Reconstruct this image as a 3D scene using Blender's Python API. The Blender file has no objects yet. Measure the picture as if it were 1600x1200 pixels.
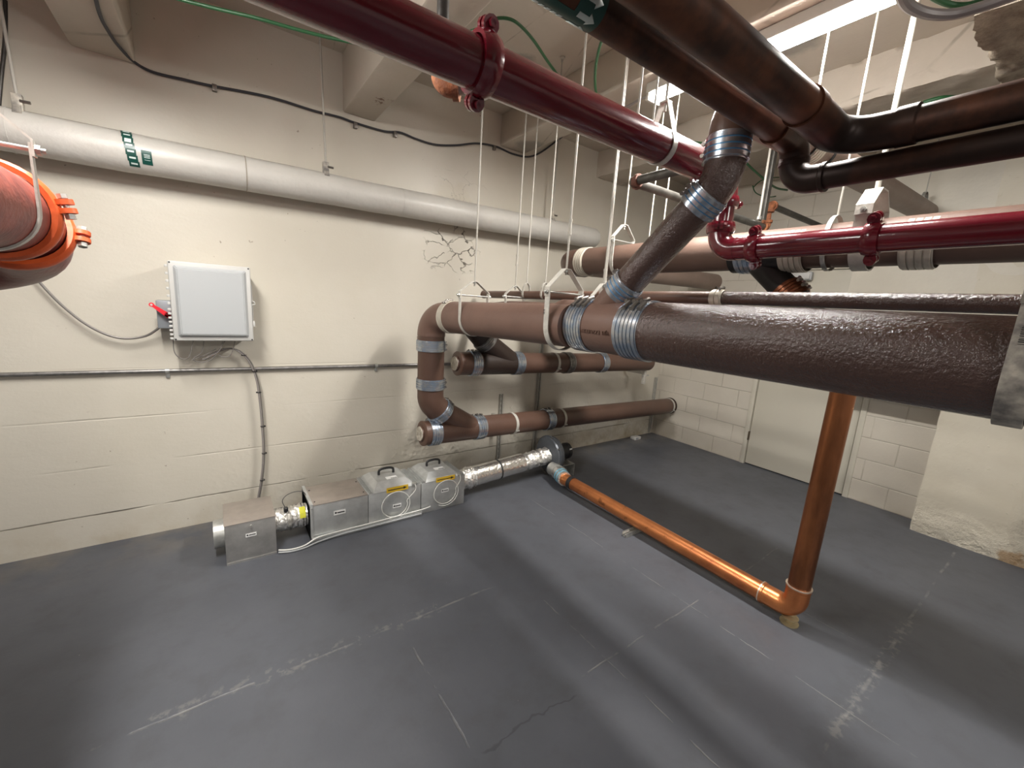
import bpy, bmesh, math, random
from mathutils import Vector as V, Matrix
random.seed(7)
SC = bpy.context.scene
COL = SC.collection
# ------------------------------------------------------------------ camera
F = 644.563
HC = 1.6
RW = ((0.81506495, -0.05789423, 0.57646976), (-0.57601818, -0.18784209, 0.79556169), (0.06222685, -0.98049151, -0.18645163))
cd = bpy.data.cameras.new('camera'); cam = bpy.data.objects.new('camera', cd); COL.objects.link(cam)
cd.sensor_width = 36; cd.sensor_fit = 'HORIZONTAL'; cd.lens = F / 1600 * 36; cd.clip_start = 0.02; cd.clip_end = 100
Mx = Matrix(((RW[0][0], -RW[0][1], -RW[0][2], 0), (RW[1][0], -RW[1][1], -RW[1][2], 0), (RW[2][0], -RW[2][1], -RW[2][2], HC), (0, 0, 0, 1)))
cam.matrix_world = Mx
SC.camera = cam
# ------------------------------------------------------------------ world, exposure
w = bpy.data.worlds.new('world'); SC.world = w; w.use_nodes = True
bg = w.node_tree.nodes['Background']; bg.inputs[0].default_value = (1.0, 0.93, 0.86, 1); bg.inputs[1].default_value = 0.17
SC.view_settings.view_transform = 'Standard'; SC.view_settings.look = 'None'
SC.view_settings.exposure = 0.97; SC.view_settings.gamma = 1; SC.view_settings.use_curve_mapping = False
LAMP_W = 44.0
WA = 3.30      # wall with the grey panel (y)
WB = 4.82      # block wall with the door (x)
CZ = 3.20      # ceiling
# ------------------------------------------------------------------ site measuring: where a sight line meets a known plane
def P(px, py, x=None, y=None, z=None):
    a, b = px - 800, py - 600
    d = V([r[0] * a + r[1] * b + r[2] * F for r in RW])
    if x is not None: t = x / d.x
    elif y is not None: t = y / d.y
    else: t = (z - HC) / d.z
    return V((0, 0, HC)) + d * t
# ------------------------------------------------------------------ material helpers
def mat(name, base, rough=0.5, metal=0.0, var=0.0, vscale=6.0, bump=0.0, bscale=60.0, col2=None, rvar=0.0, coat=0.0, detail=4):
    m = bpy.data.materials.new(name); m.use_nodes = True
    nt = m.node_tree; N = nt.nodes; L = nt.links; b = N['Principled BSDF']
    b.inputs['Base Color'].default_value = (*base, 1); b.inputs['Roughness'].default_value = rough; b.inputs['Metallic'].default_value = metal
    if coat: b.inputs['Coat Weight'].default_value = coat; b.inputs['Coat Roughness'].default_value = 0.17
    geo = N.new('ShaderNodeNewGeometry')
    if var or col2:
        n = N.new('ShaderNodeTexNoise'); n.inputs['Scale'].default_value = vscale; n.inputs['Detail'].default_value = detail; n.inputs['Roughness'].default_value = 0.6
        L.new(geo.outputs['Position'], n.inputs['Vector'])
        r = N.new('ShaderNodeValToRGB'); c2 = col2 or tuple(c * (1 - var) for c in base); c1 = base if col2 else tuple(min(1, c * (1 + var)) for c in base)
        r.color_ramp.elements[0].position = 0.36; r.color_ramp.elements[1].position = 0.66
        r.color_ramp.elements[0].color = (*c2, 1); r.color_ramp.elements[1].color = (*c1, 1)
        L.new(n.outputs['Fac'], r.inputs[0]); L.new(r.outputs[0], b.inputs['Base Color'])
        if rvar:
            mr = N.new('ShaderNodeMapRange'); mr.inputs['To Min'].default_value = rough - rvar; mr.inputs['To Max'].default_value = rough + rvar
            L.new(n.outputs['Fac'], mr.inputs['Value']); L.new(mr.outputs[0], b.inputs['Roughness'])
    if bump:
        n2 = N.new('ShaderNodeTexNoise'); n2.inputs['Scale'].default_value = bscale; n2.inputs['Detail'].default_value = 3
        L.new(geo.outputs['Position'], n2.inputs['Vector'])
        bp = N.new('ShaderNodeBump'); bp.inputs['Strength'].default_value = bump; bp.inputs['Distance'].default_value = 0.01
        L.new(n2.outputs['Fac'], bp.inputs['Height']); L.new(bp.outputs[0], b.inputs['Normal'])
    return m
class G:
    """tiny node-graph writer"""
    def __init__(s, name, rough):
        s.m = bpy.data.materials.new(name); s.m.use_nodes = True; s.N = s.m.node_tree.nodes; s.L = s.m.node_tree.links
        s.b = s.N['Principled BSDF']; s.b.inputs['Roughness'].default_value = rough
        s.geo = s.N.new('ShaderNodeNewGeometry'); s.pos = s.geo.outputs['Position']
        sp = s.N.new('ShaderNodeSeparateXYZ'); s.L.new(s.pos, sp.inputs[0]); s.x, s.y, s.z = sp.outputs
    def put(s, sock, v):
        if isinstance(v, (int, float)): sock.default_value = v
        elif isinstance(v, tuple): sock.default_value = (*v, 1) if len(v) == 3 and sock.type == 'RGBA' else v
        else: s.L.new(v, sock)
    def m_(s, op, a, b=0.0, c=None):
        n = s.N.new('ShaderNodeMath'); n.operation = op; s.put(n.inputs[0], a); s.put(n.inputs[1], b)
        if c is not None: s.put(n.inputs[2], c)
        return n.outputs[0]
    def noise(s, scale, detail=4, rough=0.6, vec=None, dist=0.0):
        n = s.N.new('ShaderNodeTexNoise'); n.inputs['Scale'].default_value = scale; n.inputs['Detail'].default_value = detail
        n.inputs['Roughness'].default_value = rough; n.inputs['Distortion'].default_value = dist; s.L.new(vec or s.pos, n.inputs['Vector']); return n.outputs['Fac']
    def scaled(s, v3):
        n = s.N.new('ShaderNodeVectorMath'); n.operation = 'MULTIPLY'; s.L.new(s.pos, n.inputs[0]); n.inputs[1].default_value = v3; return n.outputs[0]
    def vor(s, scale, feature='DISTANCE_TO_EDGE', vec=None):
        n = s.N.new('ShaderNodeTexVoronoi'); n.feature = feature; n.inputs['Scale'].default_value = scale; s.L.new(vec or s.pos, n.inputs['Vector']); return n.outputs['Distance']
    def ramp(s, v, a, b):      # 0 below a, 1 above b
        n = s.N.new('ShaderNodeMapRange'); n.inputs['From Min'].default_value = a; n.inputs['From Max'].default_value = b; n.clamp = True; s.L.new(v, n.inputs['Value']); return n.outputs[0]
    def mix(s, fac, a, b):
        n = s.N.new('ShaderNodeMix'); n.data_type = 'RGBA'; s.put(n.inputs[0], fac); s.put(n.inputs[6], a); s.put(n.inputs[7], b); return n.outputs[2]
    def bump(s, h, st=0.5, d=0.01, prev=None):
        n = s.N.new('ShaderNodeBump'); n.inputs['Strength'].default_value = st; n.inputs['Distance'].default_value = d; s.put(n.inputs['Height'], h)
        if prev: s.L.new(prev, n.inputs['Normal'])
        return n.outputs[0]
    def line(s, coord, at, w):   # 1 on the line coord = at
        return s.ramp(s.m_('ABSOLUTE', s.m_('SUBTRACT', coord, at)), w, w * 0.4)
    def done(s, col, rough=None, normal=None):
        s.put(s.b.inputs['Base Color'], col)
        if rough is not None: s.put(s.b.inputs['Roughness'], rough)
        if normal: s.L.new(normal, s.b.inputs['Normal'])
        return s.m
def spot(g, c, r, wob=0.5):    # 1 inside a rough-edged blob round point c
    n = g.N.new('ShaderNodeVectorMath'); n.operation = 'DISTANCE'; g.L.new(g.pos, n.inputs[0]); n.inputs[1].default_value = c
    d = g.m_('ADD', n.outputs['Value'], g.m_('MULTIPLY', g.m_('SUBTRACT', g.noise(9.0 / (r + .05) * .15 + 4, 5), 0.5), r * wob * 2))
    return g.ramp(d, r, r * 0.6)
# walls ------------------------------------------------------------
CREAM = (0.615, 0.575, 0.495)
def wallA_mat():
    g = G('painted_board_formed_concrete', 0.42)
    big = g.noise(1.3, 5); base = g.mix(g.ramp(big, .35, .65), CREAM, (0.575, 0.535, 0.45))
    # board joints: long, slightly wavy, broken lines
    wob = g.m_('MULTIPLY', g.m_('SUBTRACT', g.noise(1.1, 3), .5), .02)
    zz = g.m_('ADD', g.z, wob)
    fr = g.m_('FRACT', g.m_('DIVIDE', g.m_('ADD', zz, 0.10), 0.297))
    dj = g.m_('MINIMUM', fr, g.m_('SUBTRACT', 1.0, fr))
    joint = g.ramp(dj, 0.022, 0.004)
    brk = g.ramp(g.noise(1.2, 4, vec=g.scaled((1, 1, 4))), .47, .6)
    low = g.ramp(g.z, 1.5, .25)
    jm = g.m_('MULTIPLY', g.m_('MULTIPLY', g.m_('MULTIPLY', joint, brk), low), .35)
    strong = g.m_('MULTIPLY', g.line(zz, 0.195, 0.005), g.ramp(g.noise(2.3, 4), .40, .55))
    jm = g.m_('MAXIMUM', jm, strong)
    col = g.mix(g.m_('MULTIPLY', jm, .6), base, (0.25, 0.21, 0.16))
    # dirt near the floor
    dirt = g.m_('MULTIPLY', g.ramp(g.z, .22, 0.0), g.ramp(g.noise(5, 5), .4, .7))
    far = g.m_('MULTIPLY', g.m_('MULTIPLY', g.ramp(g.x, 2.9, 3.6), g.ramp(g.z, .45, .05)), g.ramp(g.noise(6, 6), .42, .62))
    col = g.mix(g.m_('MULTIPLY', dirt, .45), col, (0.36, 0.27, 0.14))
    col = g.mix(g.m_('MULTIPLY', far, .6), col, (0.30, 0.23, 0.12))
    # cracked patch under the lagged pipe
    patch = spot(g, (1.69, WA, 2.04), 0.30, .8)
    wv = g.N.new('ShaderNodeVectorMath'); wv.operation = 'ADD'; nz = g.N.new('ShaderNodeTexNoise'); nz.inputs['Scale'].default_value = 7; nz.inputs['Detail'].default_value = 5; g.L.new(g.pos, nz.inputs['Vector']); sc_ = g.N.new('ShaderNodeVectorMath'); sc_.operation = 'SCALE'; sc_.inputs['Scale'].default_value = .22; g.L.new(nz.outputs['Color'], sc_.inputs[0]); g.L.new(g.scaled((.75, 1, 1.35)), wv.inputs[0]); g.L.new(sc_.outputs[0], wv.inputs[1])
    ck = g.m_('MULTIPLY', g.ramp(g.vor(7.0, vec=wv.outputs[0]), .022, .004), g.ramp(g.noise(7, 4), .42, .55))
    ck = g.m_('MULTIPLY', g.m_('MULTIPLY', ck, patch), g.ramp(g.z, 1.83, 1.92))
    patch2 = spot(g, (1.75, WA, 2.42), 0.28, .8)
    ck2 = g.m_('MULTIPLY', g.m_('MULTIPLY', g.ramp(g.vor(4.5, vec=wv.outputs[0]), .012, .003), patch2), .5)
    col = g.mix(g.m_('MULTIPLY', g.m_('MAXIMUM', ck, ck2), .85), col, (0.05, 0.035, 0.025))
    sm = g.m_('MULTIPLY', spot(g, (1.66, WA, 2.38), .22), .35)
    col = g.mix(sm, col, (0.5, 0.44, 0.32))
    rust = spot(g, (1.40, WA, 1.28), 0.035, .9)
    col = g.mix(g.m_('MULTIPLY', rust, .9), col, (0.12, 0.05, 0.03))
    chips = g.m_('MULTIPLY', g.ramp(g.noise(26, 2), .735, .76), g.ramp(g.noise(2, 2), .5, .6))
    col = g.mix(g.m_('MULTIPLY', chips, .7), col, (0.22, 0.17, 0.12))
    rough_zone = g.m_('MULTIPLY', g.ramp(g.z, .95, .1), g.ramp(g.x, -.2, 1.4))
    flake = g.m_('MULTIPLY', g.ramp(g.vor(22, 'F1'), .12, .55), g.m_('MULTIPLY', rough_zone, g.ramp(g.noise(3.5, 4), .5, .66)))
    nb = g.bump(g.noise(2.5, 5, vec=g.scaled((1, 1, 2.2))), .16, .02)
    nb = g.bump(flake, .8, .012, nb)
    nb = g.bump(g.noise(70, 3), .12, .004, nb)
    nb = g.bump(g.m_('MULTIPLY', g.m_('MAXIMUM', jm, ck), -1.0), .9, .012, nb)
    return g.done(col, .40, nb)
def wallB_mat():
    g = G('painted_block_wall', 0.5)
    fz = g.m_('FRACT', g.m_('DIVIDE', g.z, 0.2032)); dz = g.m_('MULTIPLY', g.m_('MINIMUM', fz, g.m_('SUBTRACT', 1.0, fz)), .2032)
    row = g.m_('FLOOR', g.m_('DIVIDE', g.z, 0.2032)); off = g.m_('MULTIPLY', g.m_('MODULO', row, 2.0), .5)
    fy = g.m_('FRACT', g.m_('ADD', g.m_('DIVIDE', g.m_('ADD', g.y, 4.06), 0.4064), off)); dy = g.m_('MULTIPLY', g.m_('MINIMUM', fy, g.m_('SUBTRACT', 1.0, fy)), .4064)
    d = g.m_('MINIMUM', dz, dy)
    j = g.ramp(d, .007, .002); jm = g.m_('MULTIPLY', j, g.ramp(g.noise(3.1, 4), .42, .58))
    col = g.mix(g.ramp(g.noise(2, 5), .35, .65), (0.60, .555, .475), (0.55, .505, .43))
    col = g.mix(g.m_('MULTIPLY', jm, .45), col, (0.30, .26, .2))
    dirt = g.m_('MULTIPLY', g.ramp(g.z, .12, 0.0), g.ramp(g.noise(5, 5), .4, .7))
    col = g.mix(g.m_('MULTIPLY', dirt, .4), col, (0.36, 0.29, 0.19))
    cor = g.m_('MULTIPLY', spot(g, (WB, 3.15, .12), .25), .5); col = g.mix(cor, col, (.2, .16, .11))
    nb = g.bump(g.m_('MULTIPLY', j, -1.0), .5, .006); nb = g.bump(g.noise(60, 4), .15, .005, nb)
    return g.done(col, .5, nb)
def floor_mat():
    g = G('worn_grey_floor_paint', 0.4)
    n1 = g.noise(.9, 6, .62); n2 = g.noise(5, 6, .65)
    col = g.mix(g.ramp(n1, .35, .65), (0.072, 0.077, 0.090), (0.100, 0.106, 0.122))
    col = g.mix(g.m_('MULTIPLY', g.ramp(n2, .5, .75), .5), col, (0.058, .058, .062))
    # joints and cracks in the slab
    wx = g.m_('MULTIPLY', g.m_('SUBTRACT', g.noise(3, 4), .5), .035)
    X = g.m_('ADD', g.x, wx); Y = g.m_('ADD', g.y, wx)
    ln = None
    def add(v):
        nonlocal ln
        ln = v if ln is None else g.m_('MAXIMUM', ln, v)
    def gate(c, a, b): return g.m_('MULTIPLY', g.ramp(c, a - .01, a + .01), g.ramp(c, b + .01, b - .01))
    add(g.m_('MULTIPLY', g.line(Y, .31, .009), gate(g.x, 1.2, 4.4)))
    add(g.m_('MULTIPLY', g.line(Y, 1.04, .005), gate(g.x, 1.2, 3.3)))
    add(g.m_('MULTIPLY', g.line(Y, 1.74, .007), gate(g.x, -1.2, 1.25)))
    add(g.m_('MULTIPLY', g.line(X, 2.09, .004), gate(g.y, .1, 2.5)))
    add(g.m_('MULTIPLY', g.line(X, 1.40, .004), gate(g.y, .5, 1.5)))
    add(g.m_('MULTIPLY', g.line(X, .665, .006), gate(g.y, .8, 1.75)))
    add(g.m_('MULTIPLY', g.line(X, 2.62, .003), gate(g.y, .2, 2.2)))
    brk = g.ramp(g.noise(7, 5), .46, .62); ln = g.m_('MULTIPLY', ln, brk)
    col = g.mix(g.m_('MULTIPLY', ln, .5), col, (0.26, .255, .24))
    wide = g.m_('MULTIPLY', g.line(Y, .31, .035), g.m_('MULTIPLY', gate(g.x, 1.9, 3.1), g.ramp(g.noise(24, 5), .5, .6)))
    wide2 = g.m_('MULTIPLY', g.line(Y, 1.75, .05), g.m_('MULTIPLY', gate(g.x, -.3, .9), g.ramp(g.noise(24, 5), .53, .62)))
    col = g.mix(g.m_('MULTIPLY', g.m_('MAXIMUM', wide, wide2), .33), col, (.28, .27, .25))
    # dark wavy crack lower middle
    dk = g.m_('MULTIPLY', g.line(g.m_('ADD', Y, g.m_('MULTIPLY', g.m_('SUBTRACT', g.noise(5, 3), .5), .15)), 1.0, .006), gate(g.x, .7, 1.15))
    col = g.mix(g.m_('MULTIPLY', dk, .4), col, (.02, .02, .022))
    # scratches and paint flecks
    s1 = g.ramp(g.noise(2.2, 8, .8, vec=g.scaled((2.0, 14, 1))), .665, .70); s2 = g.ramp(g.noise(2.7, 8, .8, vec=g.scaled((13, 2.4, 1))), .68, .71)
    fl = g.ramp(g.vor(9, 'F1'), .022, .012)
    sc = g.m_('MAXIMUM', g.m_('MULTIPLY', g.m_('MAXIMUM', s1, s2), .45), g.m_('MULTIPLY', fl, .8))
    sc = g.m_('MULTIPLY', sc, g.ramp(g.noise(1.7, 3), .42, .6))
    col = g.mix(sc, col, (.34, .33, .32))
    dust = g.m_('MULTIPLY', g.ramp(g.y, 2.85, 3.3), g.ramp(g.noise(4, 6), .42, .7)); col = g.mix(g.m_('MULTIPLY', dust, .45), col, (.26, .22, .16))
    nb = g.bump(g.noise(2.2, 6), .25, .02); nb = g.bump(g.m_('MULTIPLY', ln, -1.0), .5, .006, nb); nb = g.bump(g.noise(90, 2), .06, .003, nb)
    return g.done(col, g.m_('ADD', .36, g.m_('MULTIPLY', n2, .22)), nb)
def ceil_mat():
    g = G('painted_concrete_ceiling', 0.6)
    col = g.mix(g.ramp(g.noise(1.6, 6), .35, .65), (0.56, 0.505, 0.43), (0.50, 0.445, 0.37))
    ck = g.m_('MULTIPLY', g.ramp(g.vor(1.1, vec=g.scaled((1, .35, 1))), .006, .002), g.ramp(g.noise(3, 4), .45, .6))
    col = g.mix(g.m_('MULTIPLY', ck, .6), col, (.2, .17, .13))
    bare = g.m_('MAXIMUM', spot(g, (2.30, 3.12, 2.95), .17), spot(g, (2.85, 1.35, CZ), .16, .4))
    bare = g.m_('MAXIMUM', bare, spot(g, (1.75, 2.55, CZ), .10)); col = g.mix(g.m_('MULTIPLY', bare, .75), col, (.25, .235, .21))
    ru = g.m_('MAXIMUM', spot(g, (0.96, 2.95, 2.84), .07, 1.2), spot(g, (1.03, 2.35, 2.84), .05, 1.2))
    ru = g.m_('MULTIPLY', ru, g.ramp(g.noise(22, 4), .47, .54)); col = g.mix(ru, col, (.16, .08, .04))
    nb = g.bump(g.noise(4, 6), .3, .02); nb = g.bump(g.noise(50, 3), .12, .005, nb)
    return g.done(col, .6, nb)
def rough_mat():
    g = G('rough_painted_concrete', 0.7)
    n = g.noise(16, 8, .7); n2 = g.noise(3.5, 4)
    col = g.mix(g.ramp(n, .35, .7), (.34, .26, .19), (.72, .64, .50)); col = g.mix(g.m_('MULTIPLY', g.ramp(n2, .5, .7), .6), col, (.33, .21, .13))
    nb = g.bump(n, 1.0, .05); nb = g.bump(g.noise(45, 6, .7), .7, .02, nb)
    return g.done(col, .7, nb)
def brown_mat(name, bump, rough, base=(0.118, 0.058, 0.043), bs=70, coat=0.0):
    g = G(name, rough); g.b.inputs['Coat Weight'].default_value = coat; g.b.inputs['Coat Roughness'].default_value = .15
    col = g.mix(g.ramp(g.noise(3, 4), .35, .65), base, tuple(c * .82 for c in base))
    nb = g.bump(g.noise(bs, 4, .6), bump, .006); nb = g.bump(g.noise(9, 2), .15, .01, nb)
    g.L.new(nb, g.b.inputs['Coat Normal'])
    return g.done(col, g.m_('ADD', rough - .06, g.m_('MULTIPLY', g.noise(20, 3), .14)), nb)
def copper_old():
    g = G('tarnished_copper', 0.4); n = g.noise(5, 6, .62)
    col = g.mix(g.ramp(n, .42, .68), (.040, .020, .014), (.16, .060, .030)); g.b.inputs['Metallic'].default_value = .55
    col = g.mix(g.ramp(g.noise(1.8, 4), .5, .62), col, (.028, .017, .014))
    return g.done(col, g.m_('ADD', .30, g.m_('MULTIPLY', n, .3)))
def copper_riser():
    g = G('shaded_streaked_copper', 0.3); n = g.noise(2.5, 5, .6, vec=g.scaled((2, 2, .5)))  # darker copper: the riser's shade put into the colour, plus its own dark streaks
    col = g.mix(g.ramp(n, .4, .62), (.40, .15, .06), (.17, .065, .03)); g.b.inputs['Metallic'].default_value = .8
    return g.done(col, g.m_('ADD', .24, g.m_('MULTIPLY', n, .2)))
def copper_new():
    g = G('bright_copper', 0.3); n = g.noise(3.5, 5, .6)
    col = g.mix(g.ramp(n, .4, .7), (.72, .27, .10), (.42, .14, .055)); g.b.inputs['Metallic'].default_value = .85
    sp = g.ramp(g.noise(14, 4), .62, .68); col = g.mix(g.m_('MULTIPLY', sp, .6), col, (.18, .07, .03))
    return g.done(col, g.m_('ADD', .22, g.m_('MULTIPLY', n, .2)))
M = {
 'wallA': wallA_mat(), 'wallB': wallB_mat(), 'floor': floor_mat(), 'ceil': ceil_mat(), 'rough': rough_mat(),
 'brown_mid': brown_mat('brown_paint_lighter', .18, .42, (.165, .097, .074)), 'brown': brown_mat('brown_gloss_paint', .18, .38, (.110, .060, .043)), 'brown_peel': brown_mat('brown_gloss_paint_heavy', 1.0, .22, (.062, .031, .023), 75, .6),  # brown_mid: a lighter brown for the main drain's left part and wye
 'brown_lt': brown_mat('brown_paint_faded', .15, .5, (.13, .078, .058)), 'tan_pipe': brown_mat('tan_brown_paint', .15, .45, (.24, .17, .135)),
 'brown_dk': brown_mat('dark_brown_paint', .2, .4, (.03, .018, .014)), 'black_iron': mat('black_iron', (.012, .011, .011), .45, .2, .3),
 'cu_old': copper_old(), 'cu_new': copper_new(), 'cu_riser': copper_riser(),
 'red': mat('red_gloss_paint', (.125, .0035, .012), .2, 0, .08, 5, .06, 40, coat=.5),
 'red_rust': mat('red_primer_weathered', (.33, .075, .05), .5, 0, .0, 11, .2, 60, col2=(.17, .04, .032)),
 'red_dk': mat('dark_red_casting', (.16, .022, .016), .38, 0, .25, 9, .15, 60),
 'orange': mat('orange_coupling_paint', (.62, .095, .02), .42, 0, .15, 9, .1, 60),
 'steel': mat('stainless_shield', (.58, .58, .58), .27, .88, .12, 26, col2=(.36, .44, .55)), 'steel_dk': mat('stainless_dull', (.26, .25, .24), .42, .8, .2, 30),
 'blue': mat('blue_film', (.10, .26, .46), .4, .35), 'screw': mat('screw_steel', (.22, .2, .18), .4, .8), 'galv': mat('galvanized_steel', (.50, .50, .47), .42, .7, .15, 25),
 'boxsteel': mat('brushed_sheet_steel', (.44, .43, .41), .38, .7, .12, 12), 'boxtop': mat('sheet_steel_lid', (.42, .37, .33), .40, .6, .1, 8),
 'boxside': mat('zinc_sheet', (.56, .57, .56), .40, .6, .10, 14), 'foil': mat('crinkled_foil', (.86, .84, .8), .28, .92, 0, 1, 1.0, 55),
 'white_rod': mat('painted_white_rod', (.43, .41, .36), .5, .0, .08), 'hanger': mat('painted_white_hanger', (.52, .50, .45), .45, .1, .1, 30, .15, 60),
 'hanger_worn': mat('worn_white_hanger', (.62, .57, .48), .5, .1, 0, 14, .2, 60, col2=(.16, .15, .14)),
 'lag': mat('white_pipe_lagging', (.52, .50, .46), .42, 0, .05, 3, .25, 30), 'lag_seam': mat('lagging_seam', (.3, .26, .2), .7),
 'cream_band': mat('cream_painted_shield', (.55, .51, .43), .42, .1, .08, 20), 'rust': mat('rusty_iron', (.40, .15, .06), .75, .1, 0, 30, .5, 80, col2=(.20, .07, .035)),
 'iron': mat('galvanized_iron_grey', (.10, .095, .085), .42, .55, .3, 14), 'iron_dk': mat('dark_iron', (.06, .055, .05), .45, .5, .3, 14),
 'plastic_grey': mat('light_grey_plastic', (.42, .435, .44), .4), 'plastic_rim': mat('off_white_plastic', (.52, .515, .49), .42), 'grey_box': mat('grey_switch_box', (.27, .29, .31), .45, .2),
 'red_plastic': mat('red_lever', (.75, .02, .035), .35), 'black_plastic': mat('black_plastic', (.015, .015, .016), .45), 'cable_blk': mat('black_cable', (.035, .035, .042), .5),
 'cable_green': mat('green_cable', (.018, .10, .032), .42), 'cable_grey': mat('grey_flex_cable', (.20, .185, .17), .45, .3), 'cable_white': mat('clear_tubing', (.70, .70, .66), .3), 'conduit_gy': mat('grey_conduit', (.34, .31, .30), .4, .3),
 'label_white': mat('white_label', (.82, .82, .80), .5), 'label_yellow': mat('yellow_label', (.75, .48, .03), .5), 'ink': mat('printed_black', (.02, .02, .02), .5),
 'tag_green': mat('dark_green_tape', (.008, .065, .05), .35), 'tag_mark': mat('pale_tape_print', (.62, .72, .68), .4),
 'fan_grey': mat('cast_grey_paint', (.10, .11, .125), .33, .3, .1, 8), 'fixture': mat('lamp_housing_white', (.6, .58, .53), .5), 'door': mat('cream_door_paint', (.60, .565, .475), .38, 0, .02, 2), 'gap': mat('dark_gap', (.01, .01, .01), .8), 'hinge': mat('brown_hinge', (.13, .10, .07), .45, .6), 'brass_lug': mat('brass_bolt', (.42, .34, .2), .4, .6),
 'yellow_tape': mat('yellow_tape', (.80, .78, .05), .4), 'white_cap': mat('worn_white_plug', (.62, .58, .5), .5, .0, 0, 40, .3, 70, col2=(.3, .26, .2)), 'solder': mat('solder_ring', (.75, .62, .5), .3, .8),
}
def emis(name, col, st):
    m = bpy.data.materials.new(name); m.use_nodes = True; b = m.node_tree.nodes['Principled BSDF']
    b.inputs['Base Color'].default_value = (.8, .8, .8, 1); b.inputs['Emission Color'].default_value = (*col, 1); b.inputs['Emission Strength'].default_value = st; return m
# ------------------------------------------------------------------ mesh builder
def basis(d, up=None):
    d = d.normalized(); u = V((0, 0, 1)) if abs(d.z) < .9 else V((1, 0, 0))
    if up is not None: u = up
    a = d.cross(u).normalized(); b = a.cross(d).normalized(); return a, b
class MB:
    def __init__(s): s.bm = bmesh.new()
    def ring(s, c, a, b, r, n): return [s.bm.verts.new(c + (a * math.cos(2 * math.pi * i / n) + b * math.sin(2 * math.pi * i / n)) * r) for i in range(n)]
    def skin(s, rings, cap=True, closed=False):
        n = len(rings[0])
        for k in range(len(rings) - (0 if closed else 1)):
            A, B = rings[k], rings[(k + 1) % len(rings)]
            for i in range(n):
                try: s.bm.faces.new((A[i], A[(i + 1) % n], B[(i + 1) % n], B[i]))
                except ValueError: pass
        if cap and not closed:
            s.bm.faces.new(list(reversed(rings[0]))); s.bm.faces.new(rings[-1])
        return s
    def lathe(s, p, d, prof, n=32, cap=True):
        a, b = basis(d); d = d.normalized()
        s.skin([s.ring(p + d * t, a, b, max(r, 1e-5), n) for t, r in prof], cap); return s
    def cyl(s, p, q, r, n=24): return s.lathe(p, q - p, [(0, r), ((q - p).length, r)], n)
    def tube(s, pts, r, n=16, cap=True):
        rs = r if isinstance(r, (list, tuple)) else [r] * len(pts)
        rings = []; a = b = None
        for i, p in enumerate(pts):
            t = (pts[min(i + 1, len(pts) - 1)] - pts[max(i - 1, 0)]).normalized()
            if a is None: a, b = basis(t)
            else:
                a = (a - t * a.dot(t)).normalized(); b = a.cross(t).normalized() * (1 if b.dot(a.cross(t)) > 0 else -1)
            rings.append(s.ring(p, a, b, rs[i], n))
        s.skin(rings, cap); return s
    def prism(s, poly, d):    # closed polygon of points pushed along d
        A = [s.bm.verts.new(p) for p in poly]; B = [s.bm.verts.new(p + d) for p in poly]; n = len(poly)
        s.bm.faces.new(list(reversed(A))); s.bm.faces.new(B)
        for i in range(n): s.bm.faces.new((A[i], A[(i + 1) % n], B[(i + 1) % n], B[i]))
        return s
    def box(s, lo, hi, bev=0.0, seg=2, M4=None):
        t = bmesh.new(); bmesh.ops.create_cube(t, size=1)
        lo, hi = V(lo), V(hi)
        for v in t.verts: v.co = V([lo[i] + (v.co[i] + .5) * (hi[i] - lo[i]) for i in range(3)])
        if bev: bmesh.ops.bevel(t, geom=list(t.edges), offset=bev, segments=seg, affect='EDGES', profile=.5)
        if M4 is not None: bmesh.ops.transform(t, matrix=M4, verts=list(t.verts))
        me = bpy.data.meshes.new('tmp'); t.to_mesh(me); t.free(); s.bm.from_mesh(me); bpy.data.meshes.remove(me); return s
    def strip(s, pts, d, width, th, closed=False):    # flat bar following pts, its width along d
        d = d.normalized(); rings = []; n = len(pts)
        for i, p in enumerate(pts):
            a = pts[(i - 1) % n] if closed or i > 0 else p; c = pts[(i + 1) % n] if closed or i < n - 1 else p
            t = (c - a).normalized(); nn = t.cross(d).normalized()
            rings.append([s.bm.verts.new(p + nn * th * u + d * width * v) for u, v in ((-.5, -.5), (.5, -.5), (.5, .5), (-.5, .5))])
        s.skin(rings, True, closed); return s
    def ball(s, c, r, n=16): 
        return s.lathe(c - V((0, 0, r)), V((0, 0, 1)), [(r - r * math.cos(math.pi * k / 10), r * math.sin(math.pi * k / 10)) for k in range(11)], n)
    def build(s, name, m, parent=None, angle=35):
        bmesh.ops.recalc_face_normals(s.bm, faces=list(s.bm.faces))
        L = V((0, 0, 0)); p = parent
        while p is not None: L = L + p.location; p = p.parent
        if L.length: bmesh.ops.translate(s.bm, verts=list(s.bm.verts), vec=-L)
        me = bpy.data.meshes.new(name); s.bm.to_mesh(me); s.bm.free()
        me.materials.append(M[m] if isinstance(m, str) else m)
        for f in me.polygons: f.use_smooth = True
        me.set_sharp_from_angle(angle=math.radians(angle))
        o = bpy.data.objects.new(name, me); COL.objects.link(o); o.parent = parent; return o
def thing(name, loc, label, cat, group=None):
    o = bpy.data.objects.new(name, None); COL.objects.link(o); o.location = loc; o.empty_display_size = .05
    o['label'] = label; o['category'] = cat
    if group: o['group'] = group
    return o
def tag(o, label, cat, group=None):
    o['label'] = label; o['category'] = cat
    if group: o['group'] = group
    return o
def struct(o): o['kind'] = 'structure'; return o
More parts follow.
